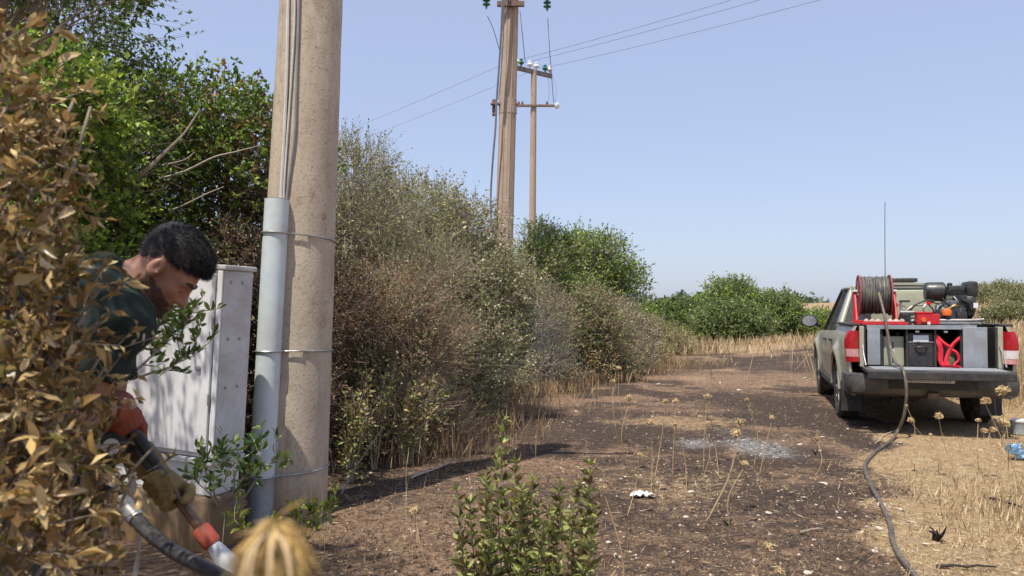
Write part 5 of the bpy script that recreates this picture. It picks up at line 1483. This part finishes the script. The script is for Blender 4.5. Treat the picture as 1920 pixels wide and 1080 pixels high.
# upright leafy weed in the foreground
wb = np.array([at(985, 900, 2.95)[0], 2.95, 0.0])
def weed(root_label, base, tops, nleaf, L, mats, dpt):
    root = tag(empty('leafy_weed', base), root_label, 'plant')
    ms = [big_leaf('leaf', 1, .40, .25 + .15 * (i % 3), .35, 40 + i) for i in range(5)]
    for m_ in ms: m_.materials.append(mats)
    sb_ = MB(); pts = []; dirs = []; Ls = []
    for j, (px, py, dd, dens) in enumerate(tops):
        T0 = at(px, py, dd); f0 = base + [(T0[0] - base[0]) * .55 + rng.normal(0, .02), (T0[1] - base[1]) * .6 + rng.normal(0, .03), 0]
        f0[2] = float(H(f0[0], f0[1])) - .02
        P = curve_pts([f0, f0 * .6 + T0 * .4 + [rng.normal(0, .02), 0, 0], f0 * .25 + T0 * .75 + [rng.normal(0, .012), 0, 0], T0], 20)
        sb_.tube(P - base, np.linspace(.0036, .0014, len(P)), 5)
        m_ = int(78 * dens)
        for k in range(m_):
            t = .28 + .72 * (k + rng.random()) / m_; i = min(len(P) - 1, int(t * (len(P) - 1)))
            a = k * 2.4 + rng.random() * .6; up_ = .45 + .7 * t ** 2
            pts.append(P[i]); dirs.append(unit(np.array([math.cos(a), math.sin(a), up_ + rng.normal(0, .45)])))
            Ls.append(L * (.55 + .55 * rng.random()) * (1.1 - .25 * t ** 4))
    pts = np.array(pts); dirs = np.array(dirs); Ls = np.array(Ls)
    if len(pts) > nleaf:
        s_ = rng.choice(len(pts), nleaf, replace=False)
        rest_ = np.setdiff1d(np.arange(len(pts)), s_)
        link('leaf_mass', leaves_mesh('leaf_mass', pts[rest_] - base, dirs[rest_], Ls[rest_], Ls[rest_] * .2, pick([(.17, .18, .055), (.25, .29, .08), (.16, .11, .045), (.36, .39, .13), (.27, .19, .08), (.30, .33, .10)], len(rest_)), .3), 'leaf', root)['kind'] = 'stuff'
        pts, dirs, Ls = pts[s_], dirs[s_], Ls[s_]
    place_leaves(root, pts, dirs, Ls, ms)
    sb_.build('stem', 'bark', root, True)
    return root
tops = [(942, 768, 2.95, 1.3), (965, 850, 2.9, 1.0), (905, 880, 3.0, 1.0), (880, 930, 2.9, .9), (1000, 885, 3.05, 1.0), (1045, 910, 3.0, .9), (1085, 895, 3.0, 1.0), (1108, 855, 3.0, 1.2), (1070, 960, 2.85, .9), (1118, 940, 3.0, .9),
        (1020, 970, 2.8, 1.0), (950, 960, 2.8, 1.0), (860, 990, 2.85, .9), (910, 1000, 2.75, 1.0), (1095, 1010, 2.8, .9), (985, 1030, 2.7, 1.0), (930, 830, 3.05, .8), (1050, 1040, 2.7, .9), (870, 1050, 2.75, .9)]
tops += [(855 + 270 * rng.random(), 880 + 170 * rng.random(), 2.7 + .5 * rng.random(), .5 + .5 * rng.random()) for _ in range(22)]
weed('bushy upright green and brown weed in the bottom centre foreground', wb, tops, 300, .050, M['weed_obj'], 2.95)
for k, (px, py) in enumerate(((888, 895), (1000, 790), (990, 870), (1060, 900), (1130, 1000), (845, 870))):
    pass

# ------------------------------------------------------------------ dry seed heads (wild leek), each a thing
M['seed'] = speckled('dry_seed_head', (.40, .28, .14), (.58, .44, .24), 60, .85, 0, .8, None, .3, 160)
M['stalk'] = speckled('dry_stalk', (.38, .26, .13), (.52, .38, .21), 20, .85, 0, 0)
def seed_mesh(seed):
    g = np.random.default_rng(seed); bm = bmesh.new()
    bmesh.ops.create_icosphere(bm, subdivisions=2, radius=.62)
    for v in bm.verts: v.co = v.co * (1 + g.normal(0, .12))
    for k in range(110):                                   # seed capsules on short stalks
        d_ = unit(g.normal(size=3)); d_[2] = max(d_[2], -.55); r_ = .72 + .33 * g.random(); e1 = unit(np.cross(d_, [.3, .5, .81])); e2 = np.cross(d_, e1); w = .07 + .06 * g.random()
        b0_ = d_ * .4; t_ = [bm.verts.new(b0_), bm.verts.new(d_ * r_ * .82 + e1 * w), bm.verts.new(d_ * r_ * .82 - e1 * .5 * w + e2 * .87 * w), bm.verts.new(d_ * r_ * .82 - e1 * .5 * w - e2 * .87 * w), bm.verts.new(d_ * r_)]
        for a, b, c in ((0, 2, 1), (0, 3, 2), (0, 1, 3), (4, 1, 2), (4, 2, 3), (4, 3, 1)): bm.faces.new((t_[a], t_[b], t_[c]))
    for v in bm.verts: v.co.z *= .80 + .08 * (seed % 3)
    me_ = bpy.data.meshes.new('seed_head'); bm.to_mesh(me_); bm.free(); me_.materials.append(M['seed']); return me_
SH = [seed_mesh(i) for i in range(5)]
SEED_G = 'dry seed heads on thin stalks'
def seed_head(px, py, d, rpx, label, lean=(0, 0), cat='seed head'):
    p = at(px, py, d); r = rpx / F * d
    f0 = np.array([p[0] + lean[0], p[1] + lean[1], 0]); f0[2] = float(H(f0[0], f0[1])) - .02
    root = tag(empty('dry_seed_head', f0), label, cat, SEED_G)
    o_ = bpy.data.objects.new('head', SH[rng.integers(0, 5)]); C.objects.link(o_); o_.parent = root; o_.location = p - f0; o_.scale = (r, r, r)
    o_.rotation_euler = (rng.normal(0, .3), rng.normal(0, .3), rng.random() * 6)
    mid = (f0 + p) / 2 + [rng.normal(0, .035), rng.normal(0, .03), 0]
    P = curve_pts([f0, mid, p - [0, 0, r * .6]], 8) - f0
    MB().tube(P, np.linspace(.0035, .0022, len(P)), 5).build('stalk', 'stalk', root, True)
special = [((1880, 733, 5.6, 15), 'large tan seed head, topmost of two in front of the pickup\'s right wheel', (0, .0)), ((1848, 752, 5.7, 11), 'tan seed head on a slanting stalk just left of the topmost by the right wheel', (.28, 0)),
           ((1882, 790, 5.5, 13), 'tan seed head below the topmost one by the pickup\'s right wheel', (0, 0)), ((1760, 780, 6.6, 9), 'pale seed head leaning left against the pickup\'s dark shadow', (.16, 0)),
           ((1708, 788, 6.8, 8), 'pale oval seed head against the shadow beside the hanging hose', (.34, 0)), ((1834, 788, 6.9, 6), 'small whitish seed head standing in the pickup\'s shadow', (0, 0)),
           ((1388, 792, 5.6, 11), 'tan seed head, upper of a close pair over the ash patch', (-.22, 0)), ((1380, 813, 5.5, 11), 'tan seed head, lower of a close pair over the ash patch', (-.2, 0)),
           ((1440, 1025, 3.7, 11), 'round tan seed head, upper of two at the bottom edge', (-.03, 0)), ((1462, 1070, 3.6, 11), 'round tan seed head, lower of two at the bottom edge', (0, 0)),
           ((1132, 915, 3.4, 10), 'orange-tan seed head touching the right side of the bushy weed', (.05, 0)), ((778, 958, 4.3, 12), 'pale yellow seed head low on the bare soil left of the weed', (.1, 0)),
           ((1220, 792, 6.2, 10), 'tan seed head standing alone left of the ash patch', (0, 0)), ((1180, 746, 7.0, 9), 'tan seed head, leftmost of the row before the dark scorched strip', (0, 0))]
for a_, lab, le in special: seed_head(*a_, lab, le)
for px, py, d, r, lab in ((1248, 753, 6.9, 7, 'tan seed head, left one of a close pair before the scorched strip'), (1267, 752, 7.0, 8, 'tan seed head, right one of a close pair before the scorched strip'), (1326, 743, 7.2, 8, 'tan seed head standing highest above the middle of the burnt track'),
        (1312, 782, 6.8, 5, 'tiny seed head, left one of a pair just above the ash patch'), (1332, 783, 6.9, 5, 'tiny seed head, right one of a pair just above the ash patch'), (1400, 750, 7.3, 6, 'small seed head above the close pair over the ash patch'),
        (1448, 783, 6.9, 6, 'small seed head over the burnt ground right of the ash patch'), (1200, 854, 5.6, 8, 'tan seed head above the crumpled white paper'), (1396, 870, 5.3, 9, 'broad tan seed head just below the ash patch'),
        (1532, 822, 6.6, 6, 'small seed head beside the pickup shadow\'s left tip'), (1160, 690, 9.5, 6, 'small pale seed head against the brown weed row at the hedge edge'), (1150, 715, 8.6, 6, 'small pale seed head at the track edge below the hedge'),
        (1266, 795, 6.4, 6, 'small seed head at the left rim of the ash patch'), (1845, 808, 6.6, 8, 'tan seed head, left one of a low pair under the pickup\'s right wheel'), (1862, 806, 6.6, 8, 'tan seed head, right one of a low pair under the pickup\'s right wheel'),
        (1745, 815, 7.0, 4, 'tiny white seed head low in the middle of the pickup shadow'), (1700, 760, 7.6, 3, 'tiny white seed head just right of the hanging hose')):
    seed_head(px, py, d, r, lab, (rng.normal(0, .06), 0))
# dry clump close to the camera at the bottom
cb = at(515, 1025, .42); f0 = np.array([cb[0] - .03, cb[1] + .04, 0.0])
dc = tag(empty('dry_thistle_head', f0), 'blurred straw-coloured thistle head close to the camera at bottom left', 'thistle')
nb = 900
ang = rng.random(nb) * 6.283; rr_ = np.sqrt(rng.random(nb)); topz = .030 * (1 - rr_ ** 2)
org = (cb - f0) + np.stack([np.cos(ang) * rr_ * .013, np.sin(ang) * rr_ * .013, topz * .5], 1)
bd = unit(np.stack([np.cos(ang) * (.15 + .35 * rr_), np.sin(ang) * (.15 + .35 * rr_), -np.ones(nb) * (.5 + rr_)], 1) + rng.normal(0, .28, (nb, 3)))
link('bracts', leaves_mesh('bracts', org, bd, .008 + .022 * rng.random(nb), .0007, pick([(.50, .34, .13), (.60, .44, .19), (.42, .27, .09)], nb), .3), 'straw', dc)['kind'] = 'stuff'
MB().tube(curve_pts([(0, 0, 0), (cb - f0) * .5 + [.02, 0, 0], cb - f0], 12), np.linspace(.004, .003, len(curve_pts([(0, 0, 0), (cb - f0) * .5 + [.02, 0, 0], cb - f0], 12))), 6).build('stalk', 'stalk', dc, True)
for k, (px, py) in enumerate(((455, 1075), (505, 1075), (545, 1078), (470, 1060))):
    e_ = at(px, py, .39) - f0; MB().tube(curve_pts([e_ - [0, 0, .25], e_ - [0, 0, .08], e_, cb - f0 + [0, 0, .01]], 12), .0012, 5).build('dry_leaf_blade', 'stalk', dc, True)

# ------------------------------------------------------------------ stones
def stone_mesh(seed):
    g = np.random.default_rng(seed); bm = bmesh.new(); bmesh.ops.create_icosphere(bm, subdivisions=2, radius=1)
    ax = g.normal(size=(7, 3)); ax = unit(ax)
    for v in bm.verts:
        n_ = np.array(v.co.normalized()); r = 1.0
        for a in ax: r = min(r, (.62 + .25 * g.random() * 0 + .12 * abs(a[0])) / max(.25, n_ @ a)) if n_ @ a > .3 else r
        v.co = Vector(n_ * r + g.normal(0, .03, 3)); v.co.z *= .55
    me_ = bpy.data.meshes.new('stone'); bm.to_mesh(me_); bm.free(); return me_
ST_ = [stone_mesh(i) for i in range(6)]
M['stone'] = speckled('limestone', (.44, .38, .31), (.66, .59, .50), 30, .9, 0, .5, (.32, .24, .17), .4)
for m_ in ST_: m_.materials.append(M['stone'])
def stone(px, py, wpx, label, grp='pale stones on the ground'):
    p = gat(px, py); r = wpx / 2 / F * p[1]
    o_ = bpy.data.objects.new('stone', ST_[rng.integers(0, 6)]); C.objects.link(o_)
    o_.location = p + [0, 0, r * .16]; o_.scale = (r, r * (.8 + .5 * rng.random()), r * (.6 + .4 * rng.random())); o_.rotation_euler = (rng.normal(0, .15), rng.normal(0, .15), rng.random() * 6.28)
    tag(o_, label, 'stone', grp)
for a_ in ((1652, 949, 22, 'white stone lying against the left side of the black hose'), (1648, 993, 19, 'white flat stone just left of the hose near the bottom'), (1708, 980, 17, 'pale stone on the straw right of the hose, level with the charred root'), (1441, 963, 16, 'white stone on the burnt ground midway between weed and hose'),
           (1545, 908, 18, 'grey-tan stone on the burnt ground left of the hose bend'), (1738, 1022, 16, 'pale stone touching the charred root'), (1640, 1035, 14, 'small pale stone left of the hose near the bottom edge'), (1095, 907, 12, 'pale stone just right of the top of the bushy weed'), (1526, 1013, 10, 'small white stone alone near the bottom between seed heads and hose'), (1515, 1075, 18, 'pale flat stone cut by the bottom edge'),
           (1296, 923, 14, 'pale brown stone in the burnt ground right of the crumpled paper'), (1690, 957, 16, 'flat pale stone on the straw just right of the hose')):
    stone(*a_)
for k in range(46):
    px = 1010 + 660 * rng.random(); py = 700 + 370 * rng.random() ** .85
    stone(px, py, 4 + 6 * rng.random() ** 2 + (py - 700) * .008, 'small pale stone scattered on the burnt track')

# ------------------------------------------------------------------ litter: paper, crushed bottle, charred bits, sticks
def crumple(name, c, size, mat, label, cat, seed, flat=.5):
    g = np.random.default_rng(seed); bm = bmesh.new(); bmesh.ops.create_grid(bm, x_segments=11, y_segments=11, size=1)
    for v in bm.verts:
        x, y = v.co.x, v.co.y
        v.co.z = flat * (abs(math.sin(x * 4.1 + seed + y * 2)) + .6 * abs(math.cos(y * 6.3 - x * 3.2)) - .7) + g.normal(0, .06)
        k = .75 + .25 * math.sin(3 * math.atan2(y, x) + seed); v.co.x *= k; v.co.y *= k
    me_ = bpy.data.meshes.new(name); bm.to_mesh(me_); bm.free()
    o_ = link(name, me_, mat); o_.location = c; o_.scale = size
    md = o_.modifiers.new('thick', 'SOLIDIFY'); md.thickness = .04
    return tag(o_, label, cat)
M['paper'] = speckled('crumpled_paper', (.62, .60, .57), (.74, .72, .69), 10, .85, 0, .2, (.4, .33, .26), .3)
g0 = gat(1203, 932); crumple('crumpled_paper', g0 + [0, 0, .02], (.095, .07, .045), 'paper', 'crumpled white paper lying on the burnt ground right of the weed', 'paper', 3)
# crushed blue bottle at the right edge
M['blue_plastic'] = speckled('blue_plastic', (.10, .30, .52), (.42, .62, .78), 14, .3, 0, .1)
gb_ = gat(1903, 862); crumple('crumpled_wrapper', gb_ + [0, 0, .07], (.13, .09, .10), 'blue_plastic', 'crumpled pale blue plastic wrapper at the right edge beside dry grass', 'wrapper', 5, .8).rotation_euler = (.7, .3, .5)
gl = gat(1912, 815)
jar = tag(empty('clear_plastic_tub', gl), 'cloudy clear plastic tub standing behind the crumpled blue wrapper', 'tub')
MB().lathe([(.06, 0), (.085, .01), (.095, .14), (.10, .15), (.095, .158)], (0, 0, 0), 'z', 20).build('shell', speckled('cloudy_plastic', (.30, .36, .36), (.46, .50, .50), 12, .25, 0, .05), jar, True)
MB().lathe([(.104, .150), (.106, .16), (.104, .172), (.06, .176)], (0, 0, 0), 'z', 20).build('lid', 'white_plastic', jar, True)
M['charcoal'] = speckled('charred_wood', (.010, .009, .009), (.04, .033, .028), 30, .9, 0, .6)
def charred(px, py, s, label):
    p = gat(px, py); root = tag(empty('charred_root', p), label, 'charred wood')
    for k in range(5):
        a = rng.random() * 6.28; q = np.array([math.cos(a) * .6, math.sin(a), .5 + .6 * rng.random()]) * s
        P = curve_pts([np.array([0, 0, -.01]), q * .5 + rng.normal(0, .15 * s, 3), q], 8)
        MB().tube(P, np.linspace(.16 * s, .03 * s, len(P)), 6).build('stub', 'charcoal', root)
charred(1752, 1012, .10, 'black charred root stub on the straw at lower right')
charred(1528, 852, .055, 'small black charred tuft right of the ash patch')
charred(1365, 985, .05, 'small black charred tuft on the burnt ground below the ash patch')
def stick(p0, p1, r, label, mat='charcoal', lift=.02):
    a = gat(*p0); b = gat(*p1); a = a + [0, 0, r]; b = b + [0, 0, r + lift]
    P = branch_path(a, b, 7, .06); P[:, 2] = np.linspace(a[2], b[2], 7) + rng.random(7) * .012
    tag(MB().tube(P - a, np.linspace(r, r * .5, 7), 6).build('stick', mat, None, True, a), label, 'stick', 'sticks on the ground')
stick((1858, 938), (1925, 962), .011, 'dark charred stick, upper of two at the right edge')
stick((1755, 1066), (1870, 1074), .009, 'thin dark stick lying along the bottom right edge')
stick((1500, 1003), (1542, 1001), .010, 'short brown stick on the burnt ground left of the hose', 'bark')
stick((770, 900), (860, 868), .012, 'pale bare stick lying beside the pole shadow', 'bark_pale')
stick((1690, 800), (1640, 838), .006, 'thin grey twig in the pickup\'s shadow beside the hose', 'bark_pale')

# ------------------------------------------------------------------ dry weeds along the hedge foot
M['umbel'] = speckled('dead_umbel', (.36, .30, .24), (.52, .46, .38), 30, .9, 0, .3)
def dry_weed(px, py, h, spread, label, green=.2, nst=11, heads=3, L=.05):
    g = gat(px, py); root = tag(empty('dry_weed', g), label, 'weed', 'dry weeds along the hedge foot')
    sb_ = MB(); pts = []; dirs = []
    for k in range(nst):
        a = rng.random() * 6.28; q = np.array([math.cos(a) * spread * rng.random(), math.sin(a) * spread * rng.random(), h * (.5 + .6 * rng.random())])
        P = curve_pts([np.array([q[0] * .1, q[1] * .1, -.02]), q * [.5, .5, .55] + rng.normal(0, .02, 3), q], 10); sb_.tube(P, np.linspace(.004, .0015, len(P)), 4)
        for _ in range(44):
            i = rng.integers(2, len(P)); dd = rdir(1, .3)[0]; pts.append(P[i] + dd * rng.random() * .07); dirs.append(dd)
        if k < heads:
            MB().lathe([(.003, 0), (.012, .008), (.016, .018), (.012, .026), (.003, .032)], q, 'z', 9).build('dead_flower', 'umbel', root, True)
    pts = np.array(pts); dirs = np.array(dirs)
    c_ = pick([(.33, .25, .11), (.41, .32, .15), (.28, .17, .085), (.48, .40, .22)], len(pts)); gi = rng.random(len(pts)) < green; c_[gi] = pick([(.22, .26, .07), (.31, .34, .11)], int(gi.sum()))
    sb_.build('stem', 'twig', root, True)
    link('foliage', leaves_mesh('foliage', pts, dirs, L * (.6 + .8 * rng.random(len(pts))), L * .22, c_, .3), 'dry', root)['kind'] = 'stuff'
for px, py, h, s_, gr, lab in ((655, 905, .75, .32, .5, 'yellow-green leafy weed right against the thick pole'), (700, 880, .95, .35, .3, 'tall tangled dry weed one step right of the thick pole'), (760, 870, .7, .35, .35, 'dry weed with pale dead flowers before the brown hedge shrub'), (690, 800, 1.2, .4, .15, 'tallest dry weed, with pale heads, against the dark hedge right of the pole'),
                              (740, 790, .9, .4, .25, 'yellowish dry weed in the dark hollow of the hedge'), (810, 850, .5, .3, .3, 'low sparse dry weed at the edge of the track'), (830, 810, .75, .35, .1, 'brown dry weed at the hedge foot left of the middle pole'), (870, 775, .9, .4, .05, 'reddish brown dry weed below the dark green bush'),
                              (930, 755, .7, .4, .1, 'grey dry weed with white dead heads below the middle pole'), (990, 745, .9, .4, .3, 'yellow leafed dry weed at the track edge right of the middle pole'), (1030, 722, .9, .45, .05, 'reddish dry weed with pale heads at the hedge corner'), (1090, 712, .8, .5, .1, 'brown dry weed row at the track edge below the olive bush'),
                              (1145, 705, .8, .5, .2, 'straw-yellow dry weed at the hedge edge below the grey-green bush'), (1205, 695, .8, .5, .2, 'straw-coloured weed at the last bend of the hedge edge'),
                              (790, 855, .6, .4, .2, 'broad tan weed on the track edge before the brown hedge shrub'), (850, 830, .45, .35, .1, 'low tan weed reaching furthest onto the track'), (880, 800, .6, .4, .15, 'pale tangled weed between the reddish brown one and the track'), (960, 765, .6, .4, .15, 'pale tangled weed at the track edge below the middle pole'), (1060, 735, .6, .45, .1, 'pale tangled weed at the hedge corner beside the track'), (1120, 720, .6, .5, .1, 'tan weed reaching the track below the olive bush'), (1180, 708, .6, .5, .15, 'tan weed reaching the track below the grey-green bush'), (1240, 690, .6, .5, .2, 'tan weed farthest along the hedge edge')):
    dry_weed(px, py, h, s_, lab, gr)
# pale bare twigs by the pole
for pts_, lab in ((((640, 925), (665, 880), (705, 820), (720, 800)), 'bare pale twig rising beside the thick pole'), (((430, 985), (460, 935), (500, 900)), 'short bare twig between cabinet and conduit')):
    g = gat(*pts_[0]); P = [g] + [at(x, y, g[1] - .05 * k) for k, (x, y) in enumerate(pts_[1:])]
    C_ = curve_pts(P, 12); tag(MB().tube(C_ - g, np.linspace(.008, .003, len(C_)), 6).build('bare_twig', 'bark_pale', None, True, g), lab, 'twig')

# ------------------------------------------------------------------ grass, straw and small litter that nobody could count
def blades(name, P, D, L, W, col, mat, label, cat):
    o_ = link(name, leaves_mesh(name, P, D, L, W, col, .1), mat); return tag(o_, label, cat, kind='stuff')
def sample_ground(n_, x0, x1, y0, y1, pw=1.6):
    u = rng.random(n_); y = (y0 ** (1 - pw) + u * (y1 ** (1 - pw) - y0 ** (1 - pw))) ** (1 / (1 - pw))
    x = (x0 + (x1 - x0) * rng.random(n_)) * y * .66
    return x, y
SP = np.array([(.42, .305, .165), (.53, .405, .235), (.34, .235, .125), (.60, .485, .305)]); BP_ = np.array([(.16, .10, .065), (.09, .06, .042), (.24, .16, .10), (.03, .026, .024)])
x, y = sample_ground(60000, -.45, 1.1, 3.2, 26)
bn = burn_at(x, y); pb_ = rng.random(len(x))
keep = (rng.random(len(x)) < np.where(bn > .5, .6, .62)) & ~((np.abs((x - TX) * math.cos(TYAW) - (y - TY) * math.sin(TYAW)) < .8) & (np.abs((x - TX) * math.sin(TYAW) + (y - TY) * math.cos(TYAW) - 2.5) < 2.6))
x, y, bn = x[keep], y[keep], bn[keep]
col = np.where((rng.random(len(x)) < bn * .80)[:, None], BP_[rng.integers(0, 4, len(x))], SP[rng.integers(0, 4, len(x))]) * (1 + rng.normal(0, .15, (len(x), 1)))
D = rdir(len(x)); lie = rng.random(len(x)); D[:, 2] = np.where(lie < .75, np.abs(D[:, 2]) * .10, np.abs(D[:, 2]) + .5); D = unit(D)
sc = .55 + .12 * np.sqrt(y)
blades('straw_litter', np.stack([x, y, H(x, y) + .002 + .006 * rng.random(len(x))], 1), D, (.025 + .07 * rng.random(len(x))) * sc, .0028 * sc, np.clip(col, .01, .9), 'straw', 'loose straw and stubble strewn over the track', 'straw')
# gravel and char crumbs
x, y = sample_ground(26000, -.35, 1.0, 3.2, 22); nG = len(x)
bn = burn_at(x, y)
col = np.where((rng.random(nG) < .07)[:, None], np.array([[.50, .43, .35]]), np.where((rng.random(nG) < bn)[:, None], BP_[rng.integers(0, 4, nG)], SP[rng.integers(0, 4, nG)] * .7))
r = (.004 + .012 * rng.random(nG) ** 3) * (.6 + .12 * np.sqrt(y) * 1.4)
c0 = np.stack([x, y, H(x, y) + r * .1], 1)
oct_ = np.array([(1, 0, 0), (-.5, .87, 0), (-.5, -.87, 0), (.1, .1, .75)])
Vg = c0[:, None] + oct_[None] * (r[:, None, None] * (.7 + .6 * rng.random((nG, 4, 1))))
Tg = (np.arange(nG)[:, None, None] * 4 + np.array([(0, 1, 3), (1, 2, 3), (2, 0, 3)])[None]).reshape(-1, 3)
tag(link('gravel', np_mesh('gravel', Vg.reshape(-1, 3), Tg, np.repeat(col, 4, 0)), 'straw'), 'fine gravel and charred crumbs over the burnt track', 'gravel', kind='stuff')
# standing dry grass: right edge, far strip, hedge foot
def grass(n_, cx, cy, sx_, sy_, h, label, pal=SP, w=.0038):
    x = cx + rng.normal(0, sx_, n_); y = cy + rng.normal(0, sy_, n_)
    if cy < 6: y = np.maximum(y, cy - 1.0) + rng.random(n_) * .1
    D = unit(np.stack([rng.normal(.05, .28, n_), rng.normal(0, .28, n_), np.ones(n_)], 1))
    c_ = pal[rng.integers(0, len(pal), n_)] * (1 + rng.normal(0, .15, (n_, 1)))
    L = h * (.35 + .75 * rng.random(n_))
    return blades('dry_grass', np.stack([x, y, H(x, y) - .01], 1), D, L, w * (1 + .04 * cy), np.clip(c_, .01, .9), 'straw', label, 'grass')
grass(5200, 8.2, 11.4, .62, 1.9, .80, 'tall dry straw-yellow grass beside the right flank of the pickup')
grass(5200, 10.2, 14.5, 1.6, 2.5, .8, 'dry grass on the rise behind the pickup')
grass(2600, 3.6, 5.0, .40, .75, .11, 'dry grass tufts at the lower right edge')
grass(900, 5.25, 7.5, .25, .35, .22, 'dry grass round the crumpled blue wrapper')
grass(1500, 8.7, 30.3, 2.4, .7, .35, 'band of pale dry grass before the green thicket', w=.007)
grass(3500, 4.2, 27.0, 1.3, 1.0, .65, 'yellow dry grass at the far end of the hedge', w=.007)
grass(2600, 13.5, 26, 3.0, 3.5, .5, 'pale dry grass beyond the pickup', w=.007)
grass(9000, 24, 38, 7.0, 6.0, .55, 'pale dry grass on the far slope at the right', w=.009)
for k, (px, py, lab) in enumerate(((760, 862, 'dry tan grass spilling from the hedge foot near the thick pole'), (830, 815, 'dry tan grass at the hedge foot before the brown shrub'), (905, 775, 'dry tan grass at the hedge foot left of the middle pole'), (985, 742, 'dry tan grass at the hedge foot below the middle pole'), (1075, 720, 'dry tan grass at the hedge corner beside the track'), (1170, 702, 'dry tan grass at the track edge below the grey-green bush'), (1235, 690, 'dry tan grass at the last bend of the hedge'))):
    g = gat(px, py); grass(900, g[0], g[1] + .25, .32 + .02 * g[1], .35, .38, lab, np.array([(.40, .28, .15), (.50, .37, .20), (.30, .19, .10), (.24, .15, .09)]), .003)
# fine charred and grassy stems standing in the near burnt soil
grass(420, .1, 4.6, .9, .8, .10, 'sparse scorched grass stems on the near soil', BP_[:3] * 1.6, .0014)
grass(70, -.65, 4.5, .35, .4, .5, 'long thin dry grass stems left of the weed', SP * .8, .0012)
# ash flakes
gA = gat(1420, 838); nA = 1100
x = gA[0] + rng.normal(0, .36, nA) - .12; y = gA[1] + rng.normal(0, .55, nA)
kp = ash_at(x, y) * (.5 + vnoise(x * 5, y * 5, 77)) > .42 + .25 * rng.random(nA); x, y = x[kp], y[kp]
D = rdir(len(x)); D[:, 2] *= .15
blades('ash_flakes', np.stack([x, y, H(x, y) + .004 + .006 * rng.random(len(x))], 1), unit(D), .02 + .05 * rng.random(len(x)), .005, pick([(.50, .49, .48), (.38, .37, .36), (.2, .19, .19)], len(x)), 'straw', 'white ash flakes strewn over the burnt patch', 'ash')

# ------------------------------------------------------------------ thin smoke drifting at the hedge foot
bm = bmesh.new(); bmesh.ops.create_icosphere(bm, subdivisions=3, radius=1)
me = bpy.data.meshes.new('smoke'); bm.to_mesh(me); bm.free()
m = bpy.data.materials.new('smoke'); m.use_nodes = True; n_ = m.node_tree.nodes; l_ = m.node_tree.links
n_.remove(n_['Principled BSDF'])
pv = n_.new('ShaderNodeVolumePrincipled'); pv.inputs['Color'].default_value = (.80, .86, .95, 1)
tc = n_.new('ShaderNodeTexCoord')
gr = n_.new('ShaderNodeTexGradient'); gr.gradient_type = 'SPHERICAL'; l_.new(tc.outputs['Object'], gr.inputs[0])
dn = math_(n_, l_, 'MULTIPLY', gr.outputs[1], math_(n_, l_, 'MULTIPLY', noise(n_, l_, 1.6, 3, .6, tc.outputs['Object'], .5), .17))
l_.new(dn, pv.inputs['Density']); l_.new(pv.outputs[0], n_['Material Output'].inputs['Volume'])
o = link('smoke', me, m); o.location = (-.35, 11.6, .9); o.scale = (1.5, 1.8, 1.0)
tag(o, 'thin bluish smoke drifting at the hedge foot below the middle pole', 'smoke', kind='stuff')
